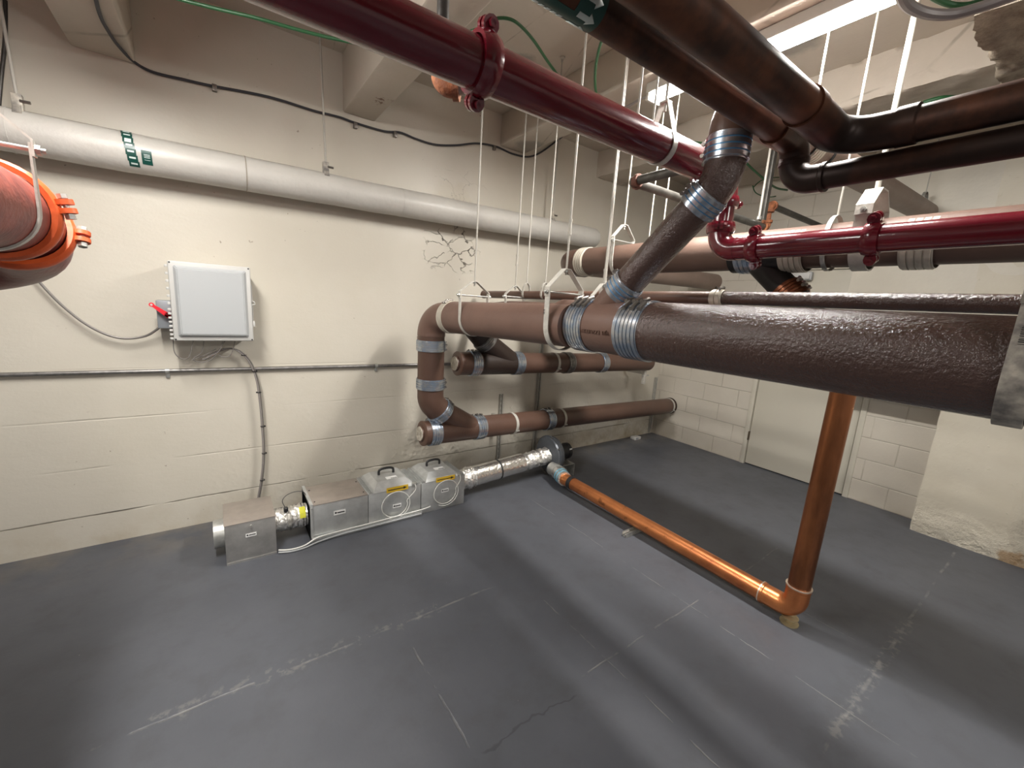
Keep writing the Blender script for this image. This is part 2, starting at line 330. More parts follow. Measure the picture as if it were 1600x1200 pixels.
def fillet(pts, R, seg=10):   # polyline with its inner corners rounded
    out = [pts[0]]
    for i in range(1, len(pts) - 1):
        p = pts[i]; a = (pts[i - 1] - p); b = (pts[i + 1] - p); la, lb = a.length, b.length; a.normalize(); b.normalize()
        ang = a.angle(b); Rr = R[i - 1] if isinstance(R, (list, tuple)) else R
        t = min(Rr / math.tan(ang / 2), la * .95, lb * .95); Rr = t * math.tan(ang / 2)
        c = p + (a + b).normalized() * (Rr / math.sin(ang / 2)); s0 = p + a * t - c; s1 = p + b * t - c; tot = s0.angle(s1)
        for k in range(seg + 1):
            u = k / seg; out.append(c + (s0 * math.sin((1 - u) * tot) + s1 * math.sin(u * tot)) / math.sin(tot))
    out.append(pts[-1]); return out
def spline(pts, seg=8):
    out = []; n = len(pts)
    for i in range(n - 1):
        p0, p1, p2, p3 = pts[max(i - 1, 0)], pts[i], pts[i + 1], pts[min(i + 2, n - 1)]
        for k in range(seg):
            t = k / seg; out.append(.5 * ((2 * p1) + (p2 - p0) * t + (2 * p0 - 5 * p1 + 4 * p2 - p3) * t * t + (3 * p1 - p0 - 3 * p2 + p3) * t ** 3))
    out.append(pts[-1]); return out
# ================================================================== the room
def slab(name, lo, hi, m, bev=0.0):
    return struct(MB().box(lo, hi, bev).build(name, m))
slab('floor', (-4.2, -4.0, -.12), (WB + .2, WA + .2, 0), 'floor')
slab('ceiling', (-4.2, -4.0, CZ), (WB + .2, WA + .2, CZ + .15), 'ceil')
slab('wall_back', (-4.2, WA, 0), (WB + .2, WA + .2, CZ), 'wallA')
DY0, DY1, DZ = 1.085, 2.10, 2.18
o = MB(); o.box((WB, DY1, 0), (WB + .2, WA, CZ)); o.box((WB, -4.0, 0), (WB + .2, DY0, CZ)); o.box((WB, DY0, DZ), (WB + .2, DY1, CZ))
struct(o.build('wall_right', 'wallB'))
for nm, x0, x1, zb in (('trim_1', -.525, -.275, 2.76), ('trim_2', .80, 1.02, 2.84), ('trim_3', 2.10, 2.36, 2.95), ):
    slab(nm, (x0, -4.0, zb), (x1, WA, CZ), 'ceil', .012)
slab('trim_5', (-2.0, -4.0, 2.8), (-1.75, WA, CZ), 'ceil', .012)
# rough girder and pilaster
def rough_box(name, lo, hi, m, cell=.035, amp=.02, hf=.6):
    b = bmesh.new(); bmesh.ops.create_cube(b, size=1); lo, hi = V(lo), V(hi)
    for v in b.verts: v.co = V([lo[i] + (v.co[i] + .5) * (hi[i] - lo[i]) for i in range(3)])
    bmesh.ops.triangulate(b, faces=[]); 
    for ax in range(3):
        n = int((hi[ax] - lo[ax]) / cell)
        for k in range(1, n):
            co = V((0, 0, 0)); co[ax] = lo[ax] + (hi[ax] - lo[ax]) * k / n; no = V((0, 0, 0)); no[ax] = 1
            bmesh.ops.bisect_plane(b, geom=list(b.verts) + list(b.edges) + list(b.faces), plane_co=co, plane_no=no)
    b.normal_update()
    from mathutils import noise
    for v in b.verts:
        k = noise.noise(v.co * 9) * amp + noise.noise(v.co * 31) * amp * .6 + noise.noise(v.co * 70) * amp * .2 * hf
        v.co += v.normal * k
    g = MB(); me = bpy.data.meshes.new('t'); b.to_mesh(me); g.bm.from_mesh(me); bpy.data.meshes.remove(me); b.free()
    return struct(g.build(name, m, angle=80))
rough_box('trim_6', (2.36, -.45, 2.76), (WB, .49, CZ), 'rough', .028, .020, 3.2)
rough_box('trim_4', (3.30, .49, 2.955), (3.66, WA, CZ), 'ceil', .03, .010, 2.0)
def pil_mat():
    g = G('pilaster_paint', .5); lowd = g.m_('MULTIPLY', g.ramp(g.z, .3, .02), g.ramp(g.noise(5, 6), .4, .62))
    right = g.m_('MULTIPLY', g.ramp(g.y, .12, .02), g.ramp(g.z, .9, .3))
    col = g.mix(g.ramp(g.noise(2, 5), .35, .65), (0.62, .575, .475), (0.56, .51, .41))
    am = g.m_('MAXIMUM', lowd, right); pit = g.ramp(g.noise(22, 6, .7), .56, .66)
    col = g.mix(g.m_('MULTIPLY', g.m_('MULTIPLY', am, pit), .6), col, (.16, .11, .07))
    ru = spot(g, (4.55, .05, .03), .09, 1.0); col = g.mix(g.m_('MULTIPLY', ru, .7), col, (.30, .16, .05))
    nb = g.bump(g.noise(3, 6), .4, .02); nb = g.bump(g.m_('MULTIPLY', am, g.noise(14, 7, .7)), 1.0, .05, nb); nb = g.bump(g.ramp(g.noise(30, 3), .66, .75), .3, .01, nb)
    return g.done(col, .5, nb)
M['pil'] = pil_mat(); M['pil2'] = mat('smooth_cream_boxing', (0.60, .56, .475), .45, 0, .04, 3, .15, 40)
rough_box('trim_7', (4.55, -1.1, 0), (WB, .592, CZ), 'pil', .06, .008)
slab('trim_8', (4.552, -1.1, 1.05), (WB, 1.34, CZ), 'pil2', .006)
# door: leaf, frame, hinge
d = struct(MB().box((WB + .012, 1.138, .012), (WB + .055, 2.048, 2.125), .002).build('door_1', 'door'))
fr = MB()
for y0, y1 in ((DY0, 1.130), (2.056, DY1)): fr.box((WB - .012, y0, 0), (WB + .12, y1, DZ), .003)
fr.box((WB - .012, DY0, 2.13), (WB + .12, DY1, DZ), .003); fr.build('door_frame', 'door', d)
MB().box((WB + .03, 1.12, 0), (WB + .1, 2.06, .013)).build('threshold_gap', 'gap', d)
for hz in (.33, 1.75): MB().box((WB - .016, 2.046, hz - .05), (WB + .014, 2.058, hz + .05), .002).build('hinge', 'hinge', d)
e = thing('emergency_light', (WB, 1.8, 2.12), 'small pale grey fixture on the wall above the cream door', 'wall light')
MB().box((WB - .05, 1.72, 2.025), (WB, 1.92, 2.11), .012).build('housing', 'plastic_grey', e)
MB().box((WB - .065, 1.73, 2.035), (WB - .05, 1.91, 2.10), .006).build('lens', 'plastic_rim', e)
# ================================================================== ceiling lamps
def strip_lamp(x, y0, y1, z, label, power, emit=9.0, grp='fluorescent strip lights'):
    t = thing('strip_light', (x, (y0 + y1) / 2, z + .06), label, 'ceiling light', grp)
    hs = MB(); hs.box((x - .06, y0, z), (x + .06, y1, z + .055), .006); hs.build('housing', 'fixture', t)
    L = y1 - y0
    g = MB(); g.prism([V((x + .05 * math.cos(math.pi * k / 8), y0 + .02, z - .035 * math.sin(math.pi * k / 8))) for k in range(9)], V((0, L - .04, 0)))
    g.build('diffuser', emis('lit_diffuser', (1, .97, .93), 50.0), t)
    for yy in (y0, y1 - .02): MB().box((x - .055, yy, z - .038), (x + .055, yy + .02, z + .002), .003).build('end_cap', 'fixture', t)
    ld = bpy.data.lights.new('strip_glow', 'AREA'); ld.shape = 'RECTANGLE'; ld.size = .09; ld.size_y = L - .05; ld.energy = power; ld.color = (1.0, .965, .91)
    lo = bpy.data.objects.new('strip_glow', ld); COL.objects.link(lo); lo.parent = t; lo.location = (0, 0, -.098)
    return t
strip_lamp(2.235, .60, 1.83, 2.893, 'lit white strip light under the concrete beam above the dark copper pipes', LAMP_W * .70)
strip_lamp(-.33, 1.16, 2.38, 2.703, 'lit strip light overhead, just outside the top left of the picture', LAMP_W * .35)
strip_lamp(2.235, -3.0, -1.76, 2.815, 'unseen strip light added as fill behind the camera to the right', LAMP_W * .35)  # no lamp known here; added to fill in light from behind
strip_lamp(-.13, -3.0, -1.76, 2.815, 'unseen strip light added as fill behind the camera to the left', LAMP_W * .35)  # unseen as well, added as fill for the floor on the left
# ================================================================== pipe parts
def seg(par, p, q, r, m='brown', name='pipe_section', n=40): return MB().cyl(p, q, r, n).build(name, m, par)
def bend(par, pts, R, r, m='brown', name='elbow', n=32, collar=0.0):
    g = MB(); f = fillet(pts, R, 14); g.tube(f, r, n)
    if collar:
        for a, b in ((pts[0], pts[1]), (pts[-1], pts[-2])):
            dd = (b - a).normalized(); g.lathe(a - dd * .002, dd, [(0, r), (0, r + collar), (.012, r + collar), (.016, r)], n)
    return g.build(name, m, par)
def coupling(par, p, d, r, L=.07, bands=4, m='steel', blue=False, lug=None, screws=True, lab=None):
    d = d.normalized(); n = 48; h = L / 2
    prof = [(-h - .004, r + .0005), (-h - .004, r + .003), (-h, r + .003)]
    bw = L / bands * .74; 
    for k in range(bands):
        c = -h + L * (k + .5) / bands
        prof += [(c - bw / 2, r + .0025), (c - bw / 2, r + .0075), (c + bw / 2, r + .0075), (c + bw / 2, r + .0025)]
    prof += [(h, r + .003), (h + .004, r + .003), (h + .004, r + .0005)]
    o = MB().lathe(p, d, prof, n, cap=False).build('coupling', m, par, 20)
    if lab: o['label'] = lab
    if blue:
        for k in range(bands - 1):
            c = -h + L * (k + 1) / bands; MB().lathe(p, d, [(c - .004, r + .003), (c - .004, r + .0052), (c + .004, r + .0052), (c + .004, r + .003)], n, False).build('blue_film', 'blue', o)
    if screws:
        lug = (lug or V((0, 0, 1))); lug = (lug - d * lug.dot(d)).normalized(); s = d.cross(lug).normalized()
        for k in range(bands):
            c = p + d * (-h + L * (k + .5) / bands); a = .18 * (1 if k % 2 else -1); lg = (lug * math.cos(a) + s * math.sin(a)); tg = d.cross(lg)
            g = MB(); q = c + lg * (r + .012); kk = 1.35 if r > .12 else 1.0; g.cyl(q - tg * .016 * kk, q + tg * .016 * kk, .0065 * kk, 10); g.cyl(q + tg * .016 * kk, q + tg * .023 * kk, .0085 * kk, 6); g.build('clamp_screw', 'screw', o)
    return o
def wye(par, p, q, r, bp, bq, br, m='brown', name='wye_fitting'):
    g = MB(); g.cyl(p, q, r, 44); g.cyl(bp, bq, br, 36); return g.build(name, m, par)
def grooved(par, p, d, r, m='red', w=.055, lug=V((0, 0, 1)), boltm=None, h=.018):
    """two-bolt grooved coupling: housing ring with bolt pads on opposite sides"""
    d = d.normalized(); lug = (lug - d * lug.dot(d)).normalized(); s = d.cross(lug).normalized()
    g = MB(); k = w / 2
    g.lathe(p, d, [(-k, r + .002), (-k, r + h * .75), (-k * .6, r + h), (-k * .3, r + h * 1.15), (k * .3, r + h * 1.15), (k * .6, r + h), (k, r + h * .75), (k, r + .002)], 40, False)
    for sg in (1, -1):
        c = p + lug * sg * (r + h * .9)
        for sd in (1, -1):
            b = c + s * sd * .012 
            poly = []
            for i in range(12):
                a = math.pi * 2 * i / 12; poly.append(b + d * math.cos(a) * k * .85 + lug * sg * (.012 + math.sin(a) * .024) - s * .007)
            g.prism(poly, s * .014)
    o = g.build('grooved_coupling', m, par)
    for sg in (1, -1):
        c = p + lug * sg * (r + h * .9 + .016); b = MB(); b.cyl(c - s * .034, c + s * .034, .0065, 10); b.cyl(c - s * .034, c - s * .022, .012, 6); b.cyl(c + s * .021, c + s * .034, .0125, 6); b.build('bolt', boltm or m, o)
    return o
def rod_mesh(p, top, r=.0055): return MB().cyl(p, V((p.x, p.y, top)), r, 12)
def ceil_at(x, y):
    for x0, x1, zb in ((-.525, -.275, 2.76), (.80, 1.02, 2.84), (2.10, 2.36, 2.95), (3.32, 3.64, 2.96)):
        if x0 <= x <= x1: return zb
    if x > 2.42 and y < .49: return 2.74
    return CZ
def rod_parts(t, p, r=.0055, m='white_rod', turn=None):
    top = ceil_at(p.x, p.y); rod_mesh(p, top - .004, r).build('rod', m, t)
    MB().lathe(V((p.x, p.y, top)), V((0, 0, -1)), [(0, .001), (0, .018), (.01, .018), (.014, .008), (.03, .008), (.03, .001)], 12).build('ceiling_anchor', m, t)
    if turn: 
        z = turn; MB().lathe(V((p.x, p.y, z)), V((0, 0, 1)), [(-.04, .001), (-.04, .010), (-.025, .010), (-.025, .008), (.025, .008), (.025, .010), (.04, .010), (.04, .001)], 6).build('rod_coupler', 'white_rod', t)
def clevis(c, d, r, label, grp='clevis hangers', h=.07, apex=.16, w=.025, m='hanger', rodm='white_rod', turn=None, rr=.0055, bolt=True, th=.005):
    """c: pipe axis point, d: pipe direction"""
    d = d.normalized(); s = d.cross(V((0, 0, 1))).normalized(); up = s.cross(d).normalized()
    t = thing('pipe_hanger', c + up * (r + apex), label, 'pipe hanger', grp)
    R = r + th / 2 + .001
    pts = [c - s * R + up * (r + h)]
    pts += [c + s * (-R * math.cos(a)) - up * (R * math.sin(a)) for a in [math.pi * k / 20 for k in range(21)]] + [c + s * R + up * (r + h)]
    MB().strip(pts, d, w, th).build('strap', m, t)
    A = r + apex; Ro = R + th
    y = [c - s * Ro + up * (r + h * .35), c - s * Ro + up * (r + h * 1.15), c - s * (w * .6) + up * A, c + s * (w * .6) + up * A, c + s * Ro + up * (r + h * 1.15), c + s * Ro + up * (r + h * .35)]
    MB().strip(y, d, w * 1.05, th).build('yoke', m, t)
    if bolt:
        b = c + up * (r + h * .72); g = MB(); g.cyl(b - s * (Ro + .022), b + s * (Ro + .022), .0055, 12)
        for sg in (1, -1): g.cyl(b + s * sg * (Ro + .003), b + s * sg * (Ro + .013), .012, 6)
        g.build('cross_bolt', 'galv', t)
    a = c + up * (A - .03); MB().cyl(a + up * .015, a + up * .024, .011, 6).build('nut', 'galv', t)
    rod_parts(t, a, rr, rodm, turn)
    return t
def cap_plug(par, p, d, r, m='white_cap'):
    d = d.normalized(); s, u = basis(d); o = MB().lathe(p, d, [(0, r * 1.0), (.012, r * 1.0), (.02, r * .85), (.02, r * .62), (.035, r * .60), (.035, .0001)], 32).build('end_cap', 'brown', par)
    MB().lathe(p + d * .034, d, [(0, r * .58), (.006, r * .55), (.006, .0001)], 24).build('cleanout_plug', m, par)
    return o
X1, Y1, Z1 = V((1, 0, 0)), V((0, 1, 0)), V((0, 0, 1))
# ------------------------------------------------------------------ large main drain
def onbig(px, py, x): return P(px, py, x=x)
b0 = V((1.375, 2.93, 1.485)); b1 = V((1.519, 1.84, 1.515)); b2 = V((1.60, 1.145, 1.523)); b3 = V((1.622, .23, 1.524)); b4 = V((1.63, -1.6, 1.52))
# left 8 inch portion, from elbow to the wye
dl = (b2 - b0).normalized(); dr = (b4 - b2).normalized()
RB, RL = .131, .113
md = thing('main_drain_pipe', V((1.6, 1.0, 1.39)), 'largest glossy brown drain pipe, crossing mid picture with an elbow dropping by the wall', 'drain pipe')
def bl(y): return b0 + dl * ((y - b0.y) / dl.y)
def br_(y): return b2 + dr * ((y - b2.y) / dr.y)
RIS = V((1.337, 2.93, 0))
top = V((RIS.x, 2.93, bl(2.93).z))
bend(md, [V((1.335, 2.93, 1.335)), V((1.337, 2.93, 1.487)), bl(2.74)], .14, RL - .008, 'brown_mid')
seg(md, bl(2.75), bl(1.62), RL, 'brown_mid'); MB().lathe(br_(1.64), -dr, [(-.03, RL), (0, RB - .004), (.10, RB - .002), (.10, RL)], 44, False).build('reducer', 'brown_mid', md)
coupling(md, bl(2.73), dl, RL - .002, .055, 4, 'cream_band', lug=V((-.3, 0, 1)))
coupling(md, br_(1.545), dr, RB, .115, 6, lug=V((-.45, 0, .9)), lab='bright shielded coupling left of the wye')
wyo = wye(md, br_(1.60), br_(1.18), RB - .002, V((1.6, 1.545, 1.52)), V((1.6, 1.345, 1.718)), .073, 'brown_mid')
coupling(md, br_(1.215), dr, RB, .125, 6, lug=V((-.45, 0, .9)), lab='bright shielded coupling right of the wye')
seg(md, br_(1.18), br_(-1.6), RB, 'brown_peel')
coupling(md, V((1.335, 2.93, 1.262)), Z1, RL - .008, .075, 4, lug=V((1, -.2, 0)))
seg(md, V((1.335, 2.93, 1.34)), V((1.34, 2.93, .90)), RL - .012)
coupling(md, V((1.34, 2.93, .965)), Z1, RL - .008, .075, 4, lug=V((1, -.2, 0)))
bend(md, [V((1.34, 2.93, .94)), V((1.341, 2.93, .82)), V((1.46, 2.95, .70))], .12, RL - .012)
coupling(md, V((1.435, 2.945, .726)), V((1, .1, -1)), RL - .010, .065, 4, lug=V((1, 0, 1)))
def text_mark(par, body, p, right, up, size, m, name, off=.0008, flip=False, th=.0008):
    c = bpy.data.curves.new('t', 'FONT'); c.body = body; c.size = size; c.extrude = th; c.align_x = 'CENTER'; c.align_y = 'CENTER'
    ob = bpy.data.objects.new('t', c); COL.objects.link(ob); dg = bpy.context.evaluated_depsgraph_get(); me = bpy.data.meshes.new_from_object(ob.evaluated_get(dg))
    bpy.data.objects.remove(ob); nrm = right.cross(up).normalized()
    g = MB(); g.bm.from_mesh(me)
    for v in g.bm.verts: v.co = p + right * v.co.x + up * v.co.y + nrm * (v.co.z + off)
    return g, name, m, par
g, nm_, m_, pr_ = text_mark(md, 'VJM  EZZUITSEMM', br_(1.40) + V((-RB * .985, 0, -RB * .17)), Y1, V((.17, 0, -.985)), .026, 'brown', 'cast_lettering', -.0005, th=.002)
g.build(nm_, m_, wyo)
# ------------------------------------------------------------------ diagonal branch, its vertical and the run towards the door wall
dg_ = thing('branch_drain_pipe', V((1.61, .95, 1.72)), 'dark brown diagonal pipe rising from the main drain and turning toward the door wall', 'drain pipe')
pA, pB = V((1.6, 1.348, 1.715)), V((1.615, 1.005, 2.056)); dd_ = (pB - pA).normalized()
coupling(dg_, pA, dd_, .073, .085, 4, blue=True, lug=V((-.2, .7, .7)), lab='coupling with blue film at the foot of the diagonal pipe')
seg(dg_, pA, pB, .0715, 'brown_peel')
coupling(dg_, pB, dd_, .073, .075, 4, blue=True, lug=V((-.6, .5, .6)), lab='coupling with blue film at the head of the diagonal pipe')
bend(dg_, [pB, V((1.62, .945, 2.118)), V((1.625, .945, 2.25))], .16, .0725, 'brown_peel')
coupling(dg_, V((1.625, .945, 2.232)), Z1, .0735, .085, 4, blue=True, lug=V((0, 1, 0)), lab='coupling with blue film under the top elbow')
bend(dg_, [V((1.625, .945, 2.26)), V((1.63, .95, 2.39)), V((1.80, .95, 2.40))], .10, .073, 'brown')
seg(dg_, V((1.79, .95, 2.40)), V((WB, .95, 2.52)), .070, 'tan_pipe')
coupling(dg_, V((2.30, .95, 2.418)), X1, .072, .085, 4, 'cream_band', screws=False, lab='cream painted coupling')
MB().lathe(V((2.24, .95, 2.416)), X1, [(0, .071), (0, .0765), (.008, .0765), (.008, .071)], 32, False).build('black_gasket', 'black_iron', dg_)
MB().lathe(V((2.44, .95, 2.424)), X1, [(0, .071), (0, .0775), (.012, .0775), (.012, .071)], 32, False).build('black_gasket', 'black_iron', dg_)
# ------------------------------------------------------------------ lower drain along the wall
l0, l1 = P(662, 677, y=2.95), P(1043, 634, y=3.07); dlw = (l1 - l0).normalized(); RW_ = .097
def lw(px):   # point of the low pipe seen at column px
    lo, hi = 0.0, 1.2
    for _ in range(40):
        mid = (lo + hi) / 2; q = l0.lerp(l1, mid) - V((0, 0, HC)); cx = sum(RW[i][0] * q[i] for i in range(3)); cz = sum(RW[i][2] * q[i] for i in range(3))
        if 800 + F * cx / cz < px: lo = mid
        else: hi = mid
    return l0.lerp(l1, lo)
ld = thing('wall_drain_pipe', lw(850) - V((0, 0, RW_)), 'lowest brown drain pipe along the wall, white plug at its left end', 'drain pipe')
seg(ld, l0, l1 + dlw * .06, RW_)
cap_plug(ld, l0, -dlw, RW_ + .004)
wye(ld, lw(680), lw(742), RW_ + .002, V((1.42, 2.945, .742)), lw(738), RW_ - .004)
for px, b in ((676, 4), (746, 4), (854, 4)): coupling(ld, lw(px), dlw, RW_ + .003, .085, b, lug=V((0, .3, 1)))
MB().lathe(l1 + dlw * .04, dlw, [(0, RW_), (0, RW_ + .008), (.012, RW_ + .008), (.012, RW_)], 32, False).build('wall_collar', 'brown_dk', ld)
# ------------------------------------------------------------------ middle drain along the wall
m0, m1 = P(716, 568, y=2.98), P(1012, 566, y=2.98); dmw = (m1 - m0).normalized(); RM = .096
def mw(px): 
    lo, hi = 0.0, 1.2
    for _ in range(40):
        mid = (lo + hi) / 2; q = m0.lerp(m1, mid) - V((0, 0, HC)); cx = sum(RW[i][0] * q[i] for i in range(3)); cz = sum(RW[i][2] * q[i] for i in range(3))
        if 800 + F * cx / cz < px: lo = mid
        else: hi = mid
    return m0.lerp(m1, lo)
mdw = thing('wall_drain_pipe', mw(850) - V((0, 0, RM)), 'middle brown drain pipe along the wall just under the large main', 'drain pipe')
seg(mdw, m0, m1, RM, 'brown'); cap_plug(mdw, m0, -dmw, RM + .004)
bt = V((1.78, 2.97, 1.36)); bt2 = V((1.90, 2.80, 1.545))
wye(mdw, mw(748), mw(800), RM + .002, mw(800), V((1.86, 2.98, 1.28)), RM - .004, 'brown_dk')
coupling(mdw, V((1.85, 2.98, 1.29)), V((-1, 0, .85)), RM - .002, .07, 4, 'steel_dk', lug=V((-1, 0, -1)), screws=False)
bend(mdw, [V((1.83, 2.98, 1.305)), V((1.70, 2.98, 1.43)), V((1.74, 2.86, 1.52))], .10, RM - .005, 'brown_dk')
for px, mm in ((739, 'steel'), (806, 'steel'), (885, 'steel_dk'), (938, 'steel')): coupling(mdw, mw(px), dmw, RM + .003, .08, 4, mm, lug=V((0, .3, 1)), screws=px < 800)
MB().lathe(m1, dmw, [(-.001, RM), (0, RM), (.02, RM * .9), (.03, RM * .5), (.03, .0001)], 32).build('end_cap', 'brown', mdw)
# ------------------------------------------------------------------ pipe hidden behind the main, on its own hangers
sec = thing('drain_pipe', V((1.93, 1.9, 1.44)), 'brown drain pipe running close behind the large main drain', 'drain pipe')
sp = [V((1.745, 2.86, 1.52)), V((1.84, 2.62, 1.555)), V((1.84, .9, 1.55))]
bend(sec, sp[:1] + [sp[1], V((1.84, 2.3, 1.555))], .2, .08, 'brown'); seg(sec, V((1.84, 2.32, 1.555)), sp[2], .08)
MB().lathe(sp[2], -Y1, [(0, .083), (.012, .083), (.02, .06), (.02, .0001)], 32).build('end_cap', 'brown', sec)
# ------------------------------------------------------------------ thin brown pipe behind
t0 = P(757, 460, x=1.93); t1 = P(1122, 465.5, x=1.93); t2 = P(1557, 475, x=1.93)
TZ = t1.z
thn = thing('thin_brown_pipe', V((1.93, 1.2, TZ - .03)), 'thin glossy brown pipe just above and behind the main drain', 'drain pipe')
seg(thn, V((1.93, t0.y, t0.z)), V((1.93, t1.y, t1.z)), .030, 'brown'); seg(thn, V((1.93, t1.y, t1.z)), V((1.93, -1.6, t2.z)), .030, 'brown_peel')
cap_plug(thn, V((1.93, t0.y, t0.z)), Y1, .034)
coupling(thn, V((1.93, t1.y, t1.z)), Y1, .032, .05, 2, 'cream_band', lug=Z1, lab='cream painted coupling')
# ------------------------------------------------------------------ upper brown pipe
UX, UZ, UR = 2.45, 1.968, .103
up = thing('upper_drain_pipe', V((UX, 1, UZ - UR)), 'faded brown pipe above the thin one, elbow at its far end, black branch below', 'drain pipe')
seg(up, V((UX, 2.50, UZ + .012)), V((UX, -1.6, UZ + .01)), UR, 'brown_lt')
bend(up, [V((UX, 2.49, UZ + .012)), V((UX, 2.72, UZ + .015)), V((UX + .24, 2.72, UZ + .02))], .15, UR, 'brown')
seg(up, V((UX + .23, 2.72, UZ + .02)), V((WB, 2.72, 2.02)), UR - .012, 'tan_pipe')
coupling(up, V((UX, 2.47, UZ + .012)), Y1, UR + .001, .09, 4, 'cream_band', screws=False, lab='cream painted coupling by the elbow')
for px, mm in ((1176, 'steel'), (1247, 'cream_band'), (1440, 'cream_band')):
    q = P(px, 390, x=UX); coupling(up, V((UX, q.y, UZ)), Y1, UR + .001, .10, 4, mm, screws=False)
wye(up, V((UX, 1.28, UZ)), V((UX, .96, UZ)), UR + .003, V((UX, 1.20, UZ)), V((UX, .93, UZ - .25)), .068, 'black_iron')
mcp = mat('copper_band', (.26, .10, .05), .32, .8, .2, 20)
coupling(up, V((UX, .965, UZ - .218)), V((0, -1, -.93)), .069, .085, 5, mcp, lug=V((0, -1, 1)), screws=True, lab='copper coloured coupling on the black branch')
bend(up, [V((UX, .94, UZ - .245)), V((UX, .655, 1.46)), V((UX, .655, 1.36))], .12, .066, 'brown_dk')
# ------------------------------------------------------------------ red sprinkler main
RY, RZ, RR = 1.19, 2.285, .0665
VX_ = 2.09
rm = thing('sprinkler_main', V((.8, RY, RZ - RR)), 'dark red sprinkler main crossing overhead and turning down then toward the right', 'sprinkler pipe')
seg(rm, V((-1.9, RY, RZ - .01)), V((1.93, RY, RZ)), RR, 'red', n=48)
q = P(752, 92, y=RY); grooved(rm, V((q.x, RY, RZ)), X1, RR, lug=V((0, -.35, 1)), w=.06)
grooved(rm, V((1.90, RY, RZ)), X1, RR, lug=V((0, -.5, 1)), w=.055)
f = fillet([V((1.90, RY, RZ)), V((VX_, RY, RZ)), V((VX_, RY, 2.14))], .11, 14); k = len(f)
MB().tube(f, [RR + (.053 - RR) * i / (k - 1) for i in range(k)], 40).build('elbow', 'red', rm)
seg(rm, V((VX_, RY, 2.17)), V((VX_, RY, 2.05)), .0515, 'red'); grooved(rm, V((VX_, RY, 2.165)), Z1, .0515, lug=V((1, -.2, 0)), w=.05, h=.014)
grooved(rm, V((VX_, RY, 2.045)), Z1, .0515, lug=V((-1, -.45, 0)), w=.05, h=.014)
bend(rm, [V((VX_, RY, 2.05)), V((VX_, RY, 1.938)), V((VX_, RY - .10, 1.938))], .085, .0535, 'red')
seg(rm, V((VX_, RY - .08, 1.938)), V((VX_, -1.6, 1.945)), .0515, 'red', n=48)
q = P(1180, 388, x=VX_); grooved(rm, V((VX_, q.y, 1.938)), Y1, .0515, lug=V((-.35, 0, 1)), w=.05, h=.014)
q = P(1364, 376, x=VX_); grooved(rm, V((VX_, q.y, 1.94)), Y1, .0515, lug=V((-.35, 0, 1)), w=.05, h=.014)
# ------------------------------------------------------------------ grey iron drain line with rusty elbows
IY = 1.6; i0 = P(988, 284, y=IY); IZ = i0.z; i1 = P(1197, 356, y=IY); i2 = P(1212, 324, y=IY); i3 = P(1300, 362, y=IY)
il = thing('iron_drain_line', V((i0.x, IY, IZ - .03)), 'narrow grey iron pipe with rusty elbows passing behind the diagonal brown pipe', 'pipe')
seg(il, V((i0.x, 1.28, IZ)), V((i0.x, IY, IZ)), .023, 'iron'); seg(il, i0, V((i1.x, IY, i1.z)), .023, 'iron')
def elbowlet(par, c, d1, d2, r, m='rust'):
    g = MB(); g.tube(fillet([c + d1 * r * 1.9, c, c + d2 * r * 1.9], r * 1.1, 8), r * 1.12, 20)
    for dd in (d1, d2): g.lathe(c + dd * r * 1.35, dd, [(0, r), (0, r * 1.4), (r * .7, r * 1.4), (r * .7, r)], 20, True)
    return g.build('elbow', m, par)
elbowlet(il, V((i0.x, IY, IZ)), -Y1, X1, .023, mat('rusty_brown_elbow', (.20, .075, .05), .6, .2, 0, 30, .3, 80, col2=(.11, .05, .035)))
i2 = V((i1.x, IY, i2.z)); elbowlet(il, V((i1.x, IY, i1.z)), -X1, Z1, .026); seg(il, V((i1.x, IY, i1.z + .03)), V((i1.x, IY, i2.z - .03)), .021, 'rust'); elbowlet(il, i2, -Z1, X1, .026)
seg(il, i2, V((i2.x + 1.2, IY, i2.z)), .022, 'iron_dk')
# rusty tee and dark pipe behind the red main
rt = thing('iron_riser', P(693, 30, y=1.45), 'dark vertical pipe with rusty capped elbow behind the red main', 'pipe')
c = P(689, 134, y=1.45); MB().cyl(c, V((c.x, c.y, CZ)), .02, 20).build('pipe_section', 'iron_dk', rt)
elbowlet(rt, c, Z1, V((.75, -.55, 0)).normalized(), .031); e2 = c + V((.75, -.55, 0)).normalized() * .05
MB().lathe(e2, V((.75, -.55, 0)), [(0, .025), (.035, .025), (.052, .018), (.052, .0001)], 20).build('plug', 'white_cap', rt)
# ------------------------------------------------------------------ tarnished copper pipes
C2Y, C2Z, C2X = .82, 2.293, 1.90
c2 = thing('copper_pipe', V((1.2, C2Y, C2Z - .05)), 'tarnished copper pipe with green flow tape, dropping then running right', 'copper pipe')
cz2 = 2.148; cy2 = .78
seg(c2, V((-1.9, C2Y, C2Z)), V((1.72, C2Y, C2Z)), .0455, 'cu_old')
bend(c2, [V((1.70, C2Y, C2Z)), V((1.895, C2Y, C2Z)), V((1.90, C2Y, C2Z - .08))], .075, .050, 'cu_old', collar=.003)
bend(c2, [V((1.90, C2Y, C2Z - .06)), V((1.90, C2Y, cz2)), V((1.90, C2Y - .12, cz2))], .075, .050, 'cu_old', collar=.003)
seg(c2, V((1.90, C2Y - .11, cz2)), V((1.90, -1.6, cz2 + .01)), .044, 'cu_old')
C1Y, C1Z, C1X = .665, 2.268, 1.86
c1 = thing('copper_pipe', V((1.2, C1Y, C1Z - .06)), 'thicker tarnished copper pipe nearest the strip light, one flat elbow then right', 'copper pipe')
